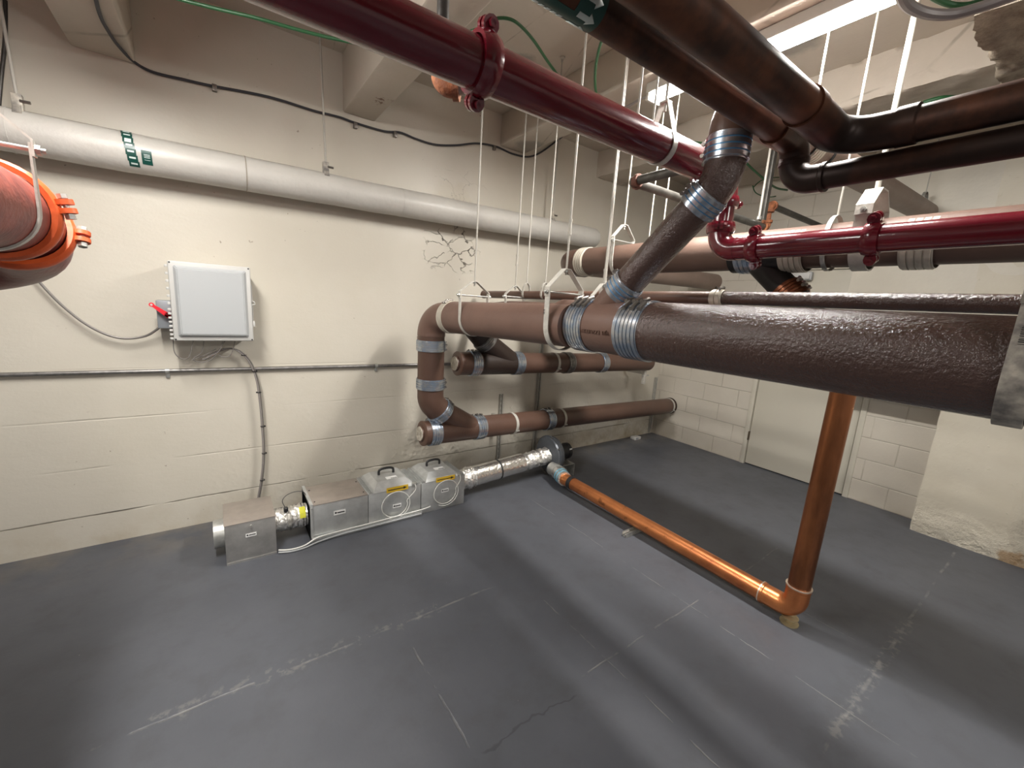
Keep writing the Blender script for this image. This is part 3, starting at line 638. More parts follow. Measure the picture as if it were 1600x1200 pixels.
seg(c1, V((-1.9, C1Y, C1Z)), V((1.62, C1Y, C1Z)), .0535, 'cu_old')
bend(c1, [V((1.55, C1Y, C1Z)), V((C1X, C1Y, C1Z - .012)), V((C1X, C1Y - .18, C1Z - .02))], .10, .0575, 'cu_old', collar=.0)
q = P(1205, 128, y=C1Y)
MB().lathe(V((1.56, C1Y, C1Z)), X1, [(-.03, .0537), (-.03, .060), (.02, .060), (.02, .0537)], 32, False).build('socket', 'cu_old', c1)
MB().lathe(V((C1X, C1Y - .16, C1Z - .018)), -Y1, [(0, .0537), (0, .0605), (.05, .0605), (.055, .0537)], 32, False).build('socket', 'cu_old', c1)
seg(c1, V((C1X, C1Y - .13, C1Z - .02)), V((C1X, -1.6, C1Z - .02)), .0535, 'cu_old')
# green tape bands and arrows on the copper pipe
def arc_patch(par, p, d, r, t0_, t1_, a0, a1, m, name, ref=None):
    """curved patch on a cylinder between lengths t0..t1 and angles a0..a1 (degrees, 0 = ref)"""
    d = d.normalized(); ref = ref or Z1; ref = (ref - d * ref.dot(d)).normalized(); s = d.cross(ref); g = MB(); n = max(3, int(abs(a1 - a0) / 6)); vs = []
    for k in range(n + 1):
        a = math.radians(a0 + (a1 - a0) * k / n); nn = ref * math.cos(a) + s * math.sin(a)
        vs.append([g.bm.verts.new(p + d * t + nn * rr_) for t, rr_ in ((t0_, r), (t1_, r), (t1_, r + .0008), (t0_, r + .0008))])
    for k in range(n):
        for i in range(4): g.bm.faces.new((vs[k][i], vs[k][(i + 1) % 4], vs[k + 1][(i + 1) % 4], vs[k + 1][i]))
    g.bm.faces.new(vs[0]); g.bm.faces.new(list(reversed(vs[-1]))); return g.build(name, m, par)
q = P(927, 20, y=C2Y - .04); bx = q.x
arc_patch(c2, V((bx - .035, C2Y, C2Z)), X1, .0456, 0, .075, 0, 359.9, 'tag_green', 'flow_tape')
arc_patch(c2, V((bx - .20, C2Y, C2Z)), X1, .0456, 0, .17, 160, 235, 'tag_green', 'name_tape')
def arrow(par, p, d, r, L, hw, a_c, m, name):
    g = MB(); ref = Z1; s = d.cross(ref); rows = [(-L / 2, .45), (.1 * L, .45), (.1 * L, 1.0), (L / 2, 0.02)]; vs = []
    for t, wd in rows:
        row = []
        for k in range(7):
            a = math.radians(a_c) + (k / 3 - 1) * wd * hw / r; row.append(g.bm.verts.new(p + d * t + (ref * math.cos(a) + s * math.sin(a)) * (r + .0014)))
        vs.append(row)
    for i in range(3):
        for k in range(6):
            try: g.bm.faces.new((vs[i][k], vs[i][k + 1], vs[i + 1][k + 1], vs[i + 1][k]))
            except ValueError: pass
    o = g.build(name, m, par); sm = o.modifiers.new('thick', 'SOLIDIFY'); sm.thickness = .0006; return o
for ac in (25, 70, 115, 160, 205, 250, 295, 340): arrow(c2, V((bx + .002, C2Y, C2Z)), X1, .0456, .05, .014, ac, 'tag_mark', 'flow_arrow')
for k in range(9): arc_patch(c2, V((bx - .19 + k * .017, C2Y, C2Z)), X1, .0466, 0, .009, 195, 215, 'tag_mark', 'tape_print')
# ------------------------------------------------------------------ bright copper line on the floor
FX, FZ, FY = 2.45, .088, .665
cf = thing('copper_riser', V((FX, FY, 0)), 'bright copper pipe running on the floor to an elbow and a tall riser', 'copper pipe')
y_f = 2.52
seg(cf, V((FX, y_f, .115)), V((FX, FY + .11, FZ)), .0525, 'cu_new'); bend(cf, [V((FX, FY + .16, FZ)), V((FX, FY, FZ)), V((FX, FY, FZ + .14))], .075, .0565, 'cu_new', collar=.003)
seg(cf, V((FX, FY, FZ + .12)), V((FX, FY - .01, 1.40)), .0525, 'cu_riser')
MB().lathe(V((FX, FY + .165, FZ)), Y1, [(-.004, .0526), (-.004, .061), (.002, .061), (.002, .0526)], 32, False).build('solder_ring', 'solder', cf)
MB().lathe(V((FX, FY, FZ + .145)), Z1, [(-.004, .0526), (-.004, .061), (.002, .061), (.002, .0526)], 32, False).build('solder_ring', 'solder', cf)
q = P(893, 758, x=FX); MB().lathe(V((FX, q.y, .113)), Y1, [(-.02, .0526), (-.02, .057), (.02, .057), (.02, .0526)], 32, False).build('dark_band', 'black_plastic', cf)
q = P(1225, 862, x=FX)
st = thing('pipe_support', V((FX, FY, 0)), 'small round foot under the copper floor elbow', 'pipe support')
MB().lathe(V((FX, FY + .01, 0)), Z1, [(0, .045), (.008, .045), (.012, .02), (.03, .02), (.034, .04), (.040, .04)], 20).build('base', 'brass_lug', st)
q = P(985, 830, z=0.0)
st = thing('strut_support', V((FX - .04, 1.75, 0)), 'slotted steel strut foot under the middle of the copper floor pipe', 'pipe support')
q = P(992, 832, z=0.0)
g = MB()
for dz in (0,): g.box((FX - .12, q.y - .02, 0), (FX + .06, q.y + .02, .012), .002); g.box((FX - .12, q.y - .02, .012), (FX + .06, q.y - .016, .035)); g.box((FX - .12, q.y + .016, .012), (FX + .06, q.y + .02, .035))
g.build('channel', 'galv', st)
for oy in (-.010, .012): MB().cyl(V((FX - .13, q.y + oy, .022)), V((FX - .05, q.y + oy, .022)), .006, 10).build('bolt', 'galv', st)
# ------------------------------------------------------------------ white lagged pipe on the wall
WY, WZ, WR = 3.165, 2.275, .097
def wz(px): return P(px, 208 + (px) * .195, y=WY).z
lag = thing('lagged_pipe', V((1.5, WY, WZ - WR)), 'white lagged pipe along the wall under the beams, dark green tape near its left', 'insulated pipe')
wa, wb = P(-60, 190, y=WY), P(925, 372, y=WY); wd = (wb - wa).normalized(); wa = wa - wd * 1.8
def wp(px):
    lo, hi = 0.0, 1.0
    for _ in range(40):
        mid = (lo + hi) / 2; q = wa.lerp(wb, mid) - V((0, 0, HC)); cx = sum(RW[i][0] * q[i] for i in range(3)); cz = sum(RW[i][2] * q[i] for i in range(3))
        if 800 + F * cx / cz < px: lo = mid
        else: hi = mid
    return wa.lerp(wb, lo)
pts_ = [wa + (wb - wa) * (k / 40) for k in range(41)]
g = MB(); g.tube([p + V((0, random.uniform(-.002, .002), random.uniform(-.002, .002))) for p in pts_] + [wb + wd * .03, wb + wd * .055], [WR + random.uniform(-.0015, .0015) for _ in pts_] + [WR * .9, WR * .5], 48)
g.build('lagging', 'lag', lag)
for px in (18, 383, 625): MB().lathe(wp(px), wd, [(0, WR + .001), (0, WR + .0028), (.004, WR + .0028), (.004, WR + .001)], 48, False).build('lagging_seam', 'lag_seam' if px == 383 else 'lag', lag)
arc_patch(lag, wp(20), wd, WR + .0012, 0, 1.2, 22, 24, 'lag_seam', 'long_seam')
# green tapes (helical strip of small pieces)
for k in range(8):
    p_ = wp(193 + k * 1.4); arc_patch(lag, p_, wd, WR + .0022, 0, .042, 5 + k * 17, 23 + k * 17, 'tag_green', 'flow_tape')
    arc_patch(lag, p_, wd, WR + .0034, .008, .034, 10 + k * 17, (22 if k == 3 else 15) + k * 17, 'tag_mark', 'tape_print')
arc_patch(lag, wp(224), wd, WR + .0022, 0, .042, 88, 128, 'tag_green', 'name_tape')
for j, (a_, b_) in enumerate(((99, 100.5), (103, 104.5), (107, 108.5), (114, 115))): arc_patch(lag, wp(224), wd, WR + .0034, .010, .034, a_, b_, 'tag_mark', 'tape_print')
def wall_clamp(px, ptop, label, zdrop=0):
    p = wp(px); fr_ = p + V((0, -.035, WR + .012)); t = thing('pipe_hanger', fr_, label, 'pipe hanger', None)
    g = MB(); g.box(fr_ + V((-.018, -.012, -.03)), fr_ + V((.018, .02, .05)), .003); g.build('bracket', 'hanger_worn', t)
    g = MB(); g.strip([fr_ + V((0, -.013, .0)), fr_ + V((0, -.035, -.045)), fr_ + V((0, -.05, -.09))], X1, .03, .004); g.build('strap', 'hanger_worn', t)
    MB().cyl(fr_ + V((.01, -.01, .02)), fr_ + V((.045, -.012, .02)), .007, 6).build('bolt', 'screw', t)
    q = P(ptop[0], ptop[1], y=fr_.y - .25); top_ = V((fr_.x + (q.x - fr_.x), fr_.y - .02, CZ))
    z1 = ceil_at(fr_.x, fr_.y); MB().cyl(fr_ + V((0, 0, .045)), V((ptop[2], fr_.y, z1)), .0065, 12).build('rod', 'white_rod', t)
wall_clamp(38, (5, 20, wp(38).x - .02), 'chipped white hanger at the left end of the white lagged pipe')
wall_clamp(508, (478, 50, wp(508).x - .02), 'small rusty hanger halfway along the white lagged pipe')
wall_clamp(858, (850, 200, wp(858).x), 'small dark hanger near the far end of the white lagged pipe')
# ------------------------------------------------------------------ red pipe with orange couplings, left edge
LX, LZ, LR = -.475, 1.768, .112
lr = thing('sprinkler_riser_pipe', V((LX, 1.7, LZ - LR)), 'weathered red pipe with bright orange couplings and a rounded elbow at the left edge', 'sprinkler pipe')
seg(lr, V((LX, .74, LZ)), V((LX, 1.84, LZ)), LR, 'red_rust', n=56); bend(lr, [V((LX, .76, LZ)), V((LX, .55, LZ)), V((LX, .55, 2.04))], .2, LR + .003, 'red_rust'); seg(lr, V((LX, .55, 2.0)), V((LX, .55, 2.76)), LR, 'red_rust')
grooved(lr, V((LX, 1.785, LZ)), Y1, LR, 'orange', w=.042, lug=V((1, 0, .22)), boltm='galv', h=.02)
bend(lr, [V((LX, 1.80, LZ)), V((LX, 1.90, LZ)), V((LX - .012, 2.00, LZ - .035))], .2, LR - .002, 'red_dk', 'nipple')
gd = V((-.12, .93, -.36)).normalized()
grooved(lr, V((LX - .010, 1.962, LZ - .028)), gd, LR, 'orange', w=.045, lug=V((1, .1, -.05)), boltm='galv', h=.02)
bend(lr, [V((LX - .01, 1.95, LZ - .025)), V((LX - .04, 2.21, LZ - .095)), V((LX - .42, 2.20, LZ - .16))], .17, LR + .004, 'red_dk')
grooved(lr, V((LX - .25, 2.205, LZ - .131)), V((-.38, -.01, -.065)), LR, 'orange', w=.06, lug=V((0, 0, -1)), boltm='galv', h=.02)
seg(lr, V((LX - .25, 2.205, LZ - .131)), V((LX - 1.8, 2.16, LZ - .396)), LR, 'red_rust')
clevis(V((LX, 1.66, LZ)), Y1, LR, 'white clevis hanger round the weathered red pipe at the left edge', h=.05, apex=.16, w=.02, m='hanger', rr=.007)
# ------------------------------------------------------------------ hangers and rods
q = P(738, 490, y=2.5)
def at_px(fn, px, y0, y1):
    lo, hi = y0, y1
    for _ in range(40):
        mid = (lo + hi) / 2; q = fn(mid) - V((0, 0, HC)); cx = sum(RW[i][0] * q[i] for i in range(3)); cz = sum(RW[i][2] * q[i] for i in range(3))
        if 800 + F * cx / cz > px: lo = mid
        else: hi = mid
    return fn((lo + hi) / 2)
clevis(at_px(bl, 740, 1.2, 3), dl, RL, 'white clevis hanger nearest the elbow of the large brown main', h=.055, apex=.135, w=.024)
clevis(at_px(bl, 879, 1.2, 3), dl, RL + .017, 'white clevis hanger just left of the bright couplings on the large main', h=.055, apex=.165, w=.032, turn=2.02)
clevis(br_(P(1600, 560, x=1.63).y - .006), dr, RB + .004, 'big paint-worn clevis hanger at the right edge of the picture on the large main', h=.055, apex=.20, w=.05, th=.007, m='hanger_worn', rr=.008)
sec_ax = lambda y: V((1.84, y, 1.555))
clevis(at_px(sec_ax, 803, .9, 2.7), Y1, .08, 'smaller clevis hanger behind the large main, with a rusty rod', h=.04, apex=.11, w=.024, rodm='white_rod', turn=1.93)
clevis(at_px(sec_ax, 938, .9, 2.7), Y1, .08, 'clevis hanger behind the large main, beside the foot of the diagonal pipe', h=.04, apex=.12, w=.024, turn=1.80)
up_ax = lambda y: V((UX, y, UZ))
clevis(at_px(up_ax, 970, .9, 2.7), Y1, UR, 'white clevis hanger on the faded upper pipe left of the diagonal pipe', h=.05, apex=.15, w=.03, m='hanger')
clevis(at_px(up_ax, 1352, -.5, 1.5), Y1, UR, 'broad white clevis hanger on the upper pipe beside the red coupling', h=.05, apex=.135, w=.06, th=.007, m='hanger', rr=.011)
def loop_hanger(c, r, label, sq=False, m='hanger', group='small rod hangers', rodr=.0045):
    t = thing('rod_hanger', c + Z1 * (r + .05), label, 'pipe hanger', group); pts = []
    for k in range(25):
        a = -math.pi / 2 + 2 * math.pi * k / 24; pts.append(c + X1 * math.cos(a) * (r + .003) + Z1 * (math.sin(a) * (r + .003) + (.045 * max(0, math.sin(a)))))
    MB().strip(pts[:-1], Y1, .02, .003, True).build('loop', m, t); rod_parts(t, c + Z1 * (r + .045), rodr); return t
tx = lambda y: V((1.93, y, TZ - .002))
loop_hanger(at_px(tx, 822, 1.0, 3), .032, 'small loop hanger holding the thin brown pipe near its plugged end')
loop_hanger(at_px(tx, 851, 1.0, 3), .032, 'small loop hanger behind the hanger left of the bright couplings')
loop_hanger(at_px(tx, 944, .5, 3), .032, 'thin rod hanger dropping behind the foot of the diagonal pipe')
def iax(x): return V((x, IY, IZ))
def plain_rod(px, py, y, label, r=.0045, m='white_rod', foot=None, group='small rod hangers'):
    p = P(px, py, y=y) if foot is None else foot; t = thing('hanger_rod', p, label, 'hanger rod', group); rod_parts(t, p, r, m)
    MB().lathe(p - Z1 * .012, Z1, [(0, .0001), (0, .010), (.010, .010), (.010, .0001)], 6).build('nut', 'galv', t); return t
# rods down to the second-row pipe behind the diagonal
plain_rod(0, 0, 0, 'thin rod dropping to the upper pipe just left of the diagonal pipe', foot=V((UX, at_px(up_ax, 1010, .9, 2.7).y, UZ + UR + .01)))
plain_rod(0, 0, 0, 'pale rod dropping behind the diagonal pipe onto the upper pipe', foot=V((UX, at_px(up_ax, 1030, .9, 2.7).y, UZ + UR + .01)))
loop_hanger(V((UX, at_px(up_ax, 1299, -.5, 2.0).y, UZ)), UR, 'bright steel rod hanger on the upper pipe left of the broad clevis', m='galv')
xa = lambda px: P(px, 332, y=.95)
q = P(1440, 330, y=.95)
loop_hanger(V((q.x, .95, 2.515)), .074, 'thin wire loop hanger on the tan pipe near the door wall', m='galv')
q = P(1283, 118, y=.95); loop_hanger(V((q.x, .95, 2.42)), .076, 'steel rod hanger on the tan pipe seen above the copper elbow', m='galv')
# rod and strut conduit at the rusty elbow
p = P(1186, 340, y=1.58); t = thing('strut_rod', p, 'white rod beside a steel strut dropping to the rusty elbow', 'hanger rod')
z_ = CZ; MB().cyl(p, V((p.x, p.y, z_)), .008, 12).build('rod', 'white_rod', t); g = MB(); g.box((p.x + .03, p.y - .02, p.z - .01), (p.x + .034, p.y + .02, z_)); g.box((p.x + .034, p.y - .02, p.z - .01), (p.x + .07, p.y - .016, z_)); g.box((p.x + .034, p.y + .016, p.z - .01), (p.x + .07, p.y + .02, z_)); g.build('strut', 'iron', t)
MB().cyl(p - Z1 * .015, p + Z1 * .008, .016, 6).build('nut', 'galv', t)
# clamp hanger round the red main
q = P(1033, 222, y=RY); t = thing('pipe_hanger', V((q.x, RY, RZ + RR)), 'white strap hanger round the red main left of the blue film coupling', 'pipe hanger', 'clevis hangers')
pts = [V((q.x, RY - .016, RZ + .165))] + [V((q.x, RY - (RR + .004) * math.cos(math.pi * k / 16), RZ - (RR + .004) * math.sin(math.pi * k / 16))) for k in range(17)] + [V((q.x, RY + .016, RZ + .165))]
MB().strip(pts, X1, .028, .004).build('strap', 'hanger', t)
g = MB(); g.strip([V((q.x, RY - .020, RZ + .164)), V((q.x, RY + .020, RZ + .164))], X1, .03, .005); g.build('yoke', 'hanger', t)
rod_parts(t, V((q.x, RY, RZ + .13)), .0055)
for px_, lb in ((1021, 'left rod of the trio above the red main hanger'), (1046, 'right rod of the trio above the red main hanger')):
    p = P(px_, 176, y=RY + .02); plain_rod(0, 0, 0, lb, foot=V((p.x, RY + .10, p.z - .02)), group='rods above the red main')
# rod just behind copper: seen between the copper pipes
p = P(906, 140, y=1.9)
# ------------------------------------------------------------------ wall struts
def wall_strut(x, z0, z1, label, y=WA - .002, w=.041, d=.022):
    t = thing('wall_strut', V((x, y, (z0 + z1) / 2)), label, 'strut channel', 'slotted wall struts'); g = MB()
    g.box((x - w / 2, y - d, z0), (x - w / 2 + .003, y, z1)); g.box((x + w / 2 - .003, y - d, z0), (x + w / 2, y, z1)); g.box((x - w / 2, y - .003, z0), (x + w / 2, y, z1))
    g.box((x - w / 2, y - d, z0), (x - w / 2 + .011, y - d + .003, z1)); g.box((x + w / 2 - .011, y - d, z0), (x + w / 2, y - d + .003, z1)); g.build('channel', 'hanger', t)
    g = MB(); z = z0 + .03
    while z < z1 - .02: g.box((x - .006, y - .005, z), (x + .006, y - .0025, z + .026)); z += .05
    g.build('slots', 'gap', t); return t
s1 = wall_strut(2.262, .02, .735, 'white slotted strut on the wall above the foil duct')
s2 = wall_strut(2.73, .02, 1.35, 'tall slotted strut on the wall behind the middle drain')
s3 = wall_strut(WB - .07, .02, .78, 'white slotted strut in the far corner beside the low drain')
p = P(1000, 585, y=2.98); t = thing('pipe_bracket', p, 'short white bracket holding the far end of the middle drain', 'pipe bracket')
g = MB(); g.box((m1.x - .055, 2.96, m1.z - RM - .16), (m1.x - .02, 3.0, m1.z - RM - .0), .002); g.box((m1.x - .05, 2.975, m1.z - RM - .05), (m1.x - .03, WA, m1.z - RM - .012), .002); g.build('bracket', 'hanger', t)
MB().cyl(V((m1.x - .09, 2.97, m1.z - RM - .06)), V((m1.x + .03, 2.97, m1.z - RM - .06)), .007, 8).build('bolt', 'galv', t)
def strap(c, d, r, label, back=True):
    t = thing('pipe_clamp', c, label, 'pipe clamp', 'pipe clamps along the wall'); d = d.normalized(); s, u = basis(d); pts = [c + (s * math.cos(a) + u * math.sin(a)) * (r + .003) for a in [2 * math.pi * k / 32 for k in range(32)]]
    MB().strip(pts, d, .028, .004, True).build('strap', 'hanger', t)
    lug = c - Y1 * (r + .014) - Z1 * (r * .45) + Y1 * r * .1
    g = MB(); g.cyl(lug - d * .02, lug + d * .02, .008, 8); g.build('bolt', 'galv', t)
    g = MB(); g.box((c.x - .02, c.y + r - .01, c.z - .02), (c.x + .02, WA, c.z + .02), .002); g.build('wall_arm', 'hanger', t)
strap(lw(799), dlw, RW_, 'pale clamp on the lowest drain right under the slotted strut')
strap(lw(874), dlw, RW_, 'pale clamp on the lowest drain right of its third coupling')
strap(l1 - dlw * .0, dlw, RW_, 'pale clamp on the lowest drain where it meets the far corner')
strap(mw(864), dmw, RM, 'pale clamp on the middle drain under the large main')
# ------------------------------------------------------------------ conduit and enclosure on the wall
cz = P(0, 586, y=WA - .02).z; cz2_ = P(652, 570, y=WA - .02).z
cn = thing('wall_conduit', V((0, WA - .02, 1.12)), 'thin grey conduit running level along the wall below the panel', 'conduit')
xa_, xb_ = -2.6, 2.7; zc = lambda x: 1.6 - (1.6 - cz) * 1 + 0 * x
zA, zB = P(0, 586, y=WA - .02), P(652, 570, y=WA - .02); sl = (zB.z - zA.z) / (zB.x - zA.x)
zc = lambda x: zA.z + sl * (x - zA.x)
MB().cyl(V((xa_, WA - .018, zc(xa_))), V((xb_, WA - .018, zc(xb_))), .0125, 16).build('tube', 'steel_dk', cn)
for px_ in (261, 588): 
    x = P(px_, 575, y=WA - .02).x; g = MB(); g.lathe(V((x - .01, WA - .018, zc(x))), X1, [(0, .013), (0, .017), (.02, .017), (.02, .013)], 16, False); g.box((x - .01, WA - .012, zc(x) - .045), (x + .01, WA, zc(x) - .01), .002); g.build('clip', 'galv', cn)
pn = thing('panel_enclosure', V((-.01, WA, 1.42)), 'light grey plastic panel enclosure with hinged cover on the wall', 'electrical enclosure')
ey = 3.105; ex0, ex1 = P(266, 470, y=ey).x, P(394, 480, y=ey).x; ez0, ez1 = P(330, 533, y=ey).z, P(325, 412, y=ey).z; dz_ = ez0 - 1.348
MB().box((ex0 + .01, ey + .02, ez0 + .01), (ex1 - .01, WA - .01, ez1 - .01), .008).build('back_box', 'plastic_rim', pn)
MB().box((ex0, ey, ez0), (ex1, ey + .022, ez1), .008, 3).build('cover_rim', 'plastic_rim', pn)
g = MB(); i_ = .022; yf = ey - .022; sx = .018
A_ = [V((ex0 + i_, ey + .001, ez0 + i_)), V((ex1 - i_, ey + .001, ez0 + i_)), V((ex1 - i_, ey + .001, ez1 - i_)), V((ex0 + i_, ey + .001, ez1 - i_))]
B_ = [V((ex0 + i_ + sx, yf, ez0 + i_ + sx)), V((ex1 - i_ - sx, yf, ez0 + i_ + sx)), V((ex1 - i_ - sx, yf, ez1 - i_ - sx)), V((ex0 + i_ + sx, yf, ez1 - i_ - sx))]
va = [g.bm.verts.new(v) for v in A_]; vb = [g.bm.verts.new(v) for v in B_]; g.skin([va, vb]); bmesh.ops.bevel(g.bm, geom=list(g.bm.edges), offset=.004, segments=2, affect='EDGES'); g.build('cover', 'plastic_grey', pn)
for (x, z) in ((ex0 + .010, ez0 + .010), (ex1 - .010, ez0 + .010), (ex0 + .010, ez1 - .010), (ex1 - .010, ez1 - .010)): MB().cyl(V((x, ey - .0015, z)), V((x, ey, z)), .0045, 10).build('screw', 'ink', pn)
for k in range(5): z = ez0 + .03 + k * 0; 
for k in range(6): 
    z = ez1 - .03 - k * .042; MB().box((ex0 - .014, ey + .004, z - .007), (ex0, ey + .016, z + .007), .002).build('hinge_knuckle', 'plastic_rim', pn)
for k in range(8):
    z = ez1 - .275 - k * .024; MB().box((ex0 - .016, ey + .004, z - .006), (ex0, ey + .016, z + .006), .002).build('hinge_knuckle', 'plastic_rim', pn)
g = MB(); g.tube([V((ex1 + .0, ey + .01, 1.60 + dz_)), V((ex1 + .014, ey + .01, 1.595 + dz_)), V((ex1 + .016, ey + .01, 1.58 + dz_)), V((ex1, ey + .01, 1.575 + dz_))], .003, 8); g.build('latch_loop', 'plastic_rim', pn)
MB().box((ex1, ey + .005, 1.44 + dz_), (ex1 + .012, ey + .018, 1.475 + dz_), .002).build('latch', 'plastic_rim', pn); MB().box((ex1, ey + .02, 1.44 + dz_), (ex1 + .006, ey + .03, 1.70 + dz_), .002).build('hinge_pin', 'plastic_rim', pn)
sw = thing('disconnect_switch', V((-.262, WA, 1.42)), 'small grey switch box with a red lever left of the panel enclosure', 'switch')
a_, b_ = P(243, 469, y=3.19), P(262, 513, y=3.19)
MB().box((a_.x, 3.18, b_.z), (ex0 + .004, WA, a_.z), .004).build('box', 'grey_box', sw)
l0_, l1_ = P(237, 476, y=3.155), P(265, 494, y=3.155); dd = (l1_ - l0_).normalized(); nn = dd.cross(Y1).normalized()
g = MB(); g.prism([l0_ - nn * .007, l1_ - nn * .014, l1_ + nn * .014, l0_ + nn * .007], Y1 * -.012); g.cyl(l0_ - Y1 * .014, l0_ + Y1 * .002, .012, 16); g.cyl(l1_ - dd * .01 - Y1 * .012, l1_ - dd * .01 + Y1 * .03, .014, 16); g.build('lever', 'red_plastic', sw)
MB().cyl(l0_ - Y1 * .0155, l0_ - Y1 * .013, .006, 12).build('lever_eye', 'plastic_rim', sw)
# flex cable from the switch up behind the red elbow
def cable(name, pts, r, m, label, cat='cable', group=None, n=10, seg_=8):
    t = MB().tube(spline(pts, seg_), r, n).build(name, m); tag(t, label, cat, group); return t
def pp(lst, **k): return [P(a, b, **k) for a, b in lst]
cable('flexible_conduit', [P(250, 511, y=3.22)] + pp([(230, 524), (200, 529), (170, 524), (135, 507), (100, 480), (70, 450), (45, 420), (20, 385)], y=3.25), .0065, 'cable_grey', 'sagging grey flexible conduit from the switch box to behind the red elbow', 'conduit')
# cables under the enclosure
ky = 3.14
loops = [[(271, 515), (272, 548), (283, 560), (296, 556), (305, 515)], [(320, 515), (316, 548), (305, 558), (300, 563)], [(338, 545), (320, 555), (303, 562), (318, 566), (336, 556), (362, 515)],
         [(353, 515), (344, 546), (330, 556), (316, 561)], [(371, 515), (362, 552), (350, 558), (341, 554)]]
for k, lp in enumerate(loops): cable('cable_loop', pp(lp, y=ky + .02 * (k % 3)), .0028, 'cable_grey', ('leftmost thin cable loop under the panel enclosure', 'second thin cable from the left under the panel enclosure', 'pale doubled cable loop at the middle under the enclosure', 'thin cable dropping just right of the pale doubled loop', 'small round cable loop under the enclosure right corner')[k], group='thin cables hanging under the panel enclosure')
bund = [(318, 562), (335, 552), (352, 545), (368, 546), (382, 555), (392, 568), (398, 582), (403, 600), (407, 630), (410, 665), (412, 700), (411, 730), (408, 755), (404, 778)]
for k in range(4):
    ox = (k % 2) * .010 - .005; oy = (k // 2) * .009
    cable('cable_run', [P(a, b, y=3.255 - .02 * max(0, 1 - i / 5)) + V((ox, -oy, 0)) for i, (a, b) in enumerate(bund)], .0042, 'cable_grey' if k % 2 else 'conduit_gy', 'one of four grey cables tied in a bundle down the wall from the enclosure', group='bundled cables down the wall')
for px, py, wh in ((352, 545, 'first, right under the panel enclosure'), (381, 555, 'second, on the curve beside the enclosure corner'), (398, 580, 'third, crossing the wall conduit'), (404, 613, 'fourth, just below the wall conduit'), (411, 666, 'fifth, midway down the wall'), (413, 708, 'sixth, second from the bottom'), (410, 750, 'lowest, just above the intake box')):
    c = P(px, py, y=3.25); o = MB().lathe(c + V((0, 0, -.003)), Z1, [(0, .0135), (0, .016), (.006, .016), (.006, .0135)], 14, False).build('cable_tie', 'black_plastic'); tag(o, 'black tie on the wall cable bundle, ' + wh, 'cable tie', 'cable ties on the wall bundle')
# ------------------------------------------------------------------ cables overhead
bc = pp([(148, -30), (150, 0), (158, 28), (170, 50), (186, 73)], z=2.745) + pp([(210, 97), (240, 113), (290, 125), (330, 134), (400, 147), (440, 157), (490, 173), (530, 183), (555, 192), (600, 205), (625, 207), (650, 217), (680, 226), (712, 227), (745, 224), (775, 229), (800, 240), (825, 245), (845, 238), (870, 220), (900, 198)], y=WA - .015)
cable('black_cable', bc, .0075, 'cable_blk', 'black cable looping over the left beam and along the top of the wall')
cable('lamp_cable', pp([(900, 198), (930, 190), (960, 177), (985, 164), (1003, 154), (1019, 150)], z=2.92), .008, 'conduit_gy', 'grey cable feeding the far end of the strip light')
for px, py, wh in ((335, 136, 'between the two left beams'), (555, 195, 'just left under the middle beam'), (617, 209, 'just right of the middle beam'), (772, 230, 'behind the long white rod, before the third beam')):
    c = P(px, py, y=WA - .012); o = MB().box(c + V((-.012, -.016, -.025)), c + V((.012, .01, .012)), .002).build('cable_clip', 'screw'); tag(o, 'small dark clip on the black cable, ' + wh, 'clip', 'clips along the black cable')
cable('green_cable', pp([(250, -10), (285, 0), (340, 14), (400, 28), (460, 45), (520, 60), (575, 69), (640, 66), (700, 60), (745, 46)], z=2.79), .0075, 'cable_green', 'green cable crossing the ceiling above the left part of the red main')
cable('green_cable', pp([(740, 55), (755, 38), (775, 29), (797, 30), (815, 42), (835, 65), (855, 95), (878, 127), (900, 160)], z=2.95), .0075, 'cable_green', 'green cable arching down behind the red main right of its coupling')
cable('green_cable', pp([(975, 20), (955, 40), (941, 62), (934, 85), (930, 110), (930, 135), (934, 158)], z=2.92), .0075, 'cable_green', 'short green cable hanging between the copper pipe and the red main')
cable('green_cable', pp([(1040, 208), (1060, 217), (1090, 223), (1120, 226), (1150, 240), (1180, 268), (1210, 292), (1230, 297)], y=2.0), .009, 'cable_green', 'green cable passing behind the brown top elbow')
cable('green_cable', pp([(1178, 292), (1190, 282), (1215, 277), (1240, 280), (1245, 290), (1225, 302), (1202, 308), (1182, 302), (1176, 290)], y=2.2), .005, 'cable_green', 'thin green cable coil below the copper drop elbow')
cable('green_cable', pp([(1395, 185), (1420, 170), (1450, 158), (1480, 152), (1520, 155)], z=2.9), .011, 'cable_green', 'green cable seen above the thicker copper pipe near the rough girder')
cable('green_cable', pp([(1440, -20), (1462, -2), (1490, 8), (1520, 6), (1545, -10)], z=2.55), .008, 'cable_green', 'green cable inside the grey conduit bend at the top right')
cable('grey_conduit_bend', pp([(1402, -30), (1412, 0), (1428, 14), (1455, 22), (1490, 22), (1530, 12), (1570, -2), (1620, -20)], z=2.5), .014, 'conduit_gy', 'thick grey conduit bend at the top right below the girder', 'conduit')
cable('dark_conduit', [P(-2, 168, y=3.27), P(2, 120, y=3.27), P(8, 60, y=3.27), P(8, 0, y=3.27)], .008, 'iron_dk', 'dark conduit rising up the wall at the left edge', 'conduit')
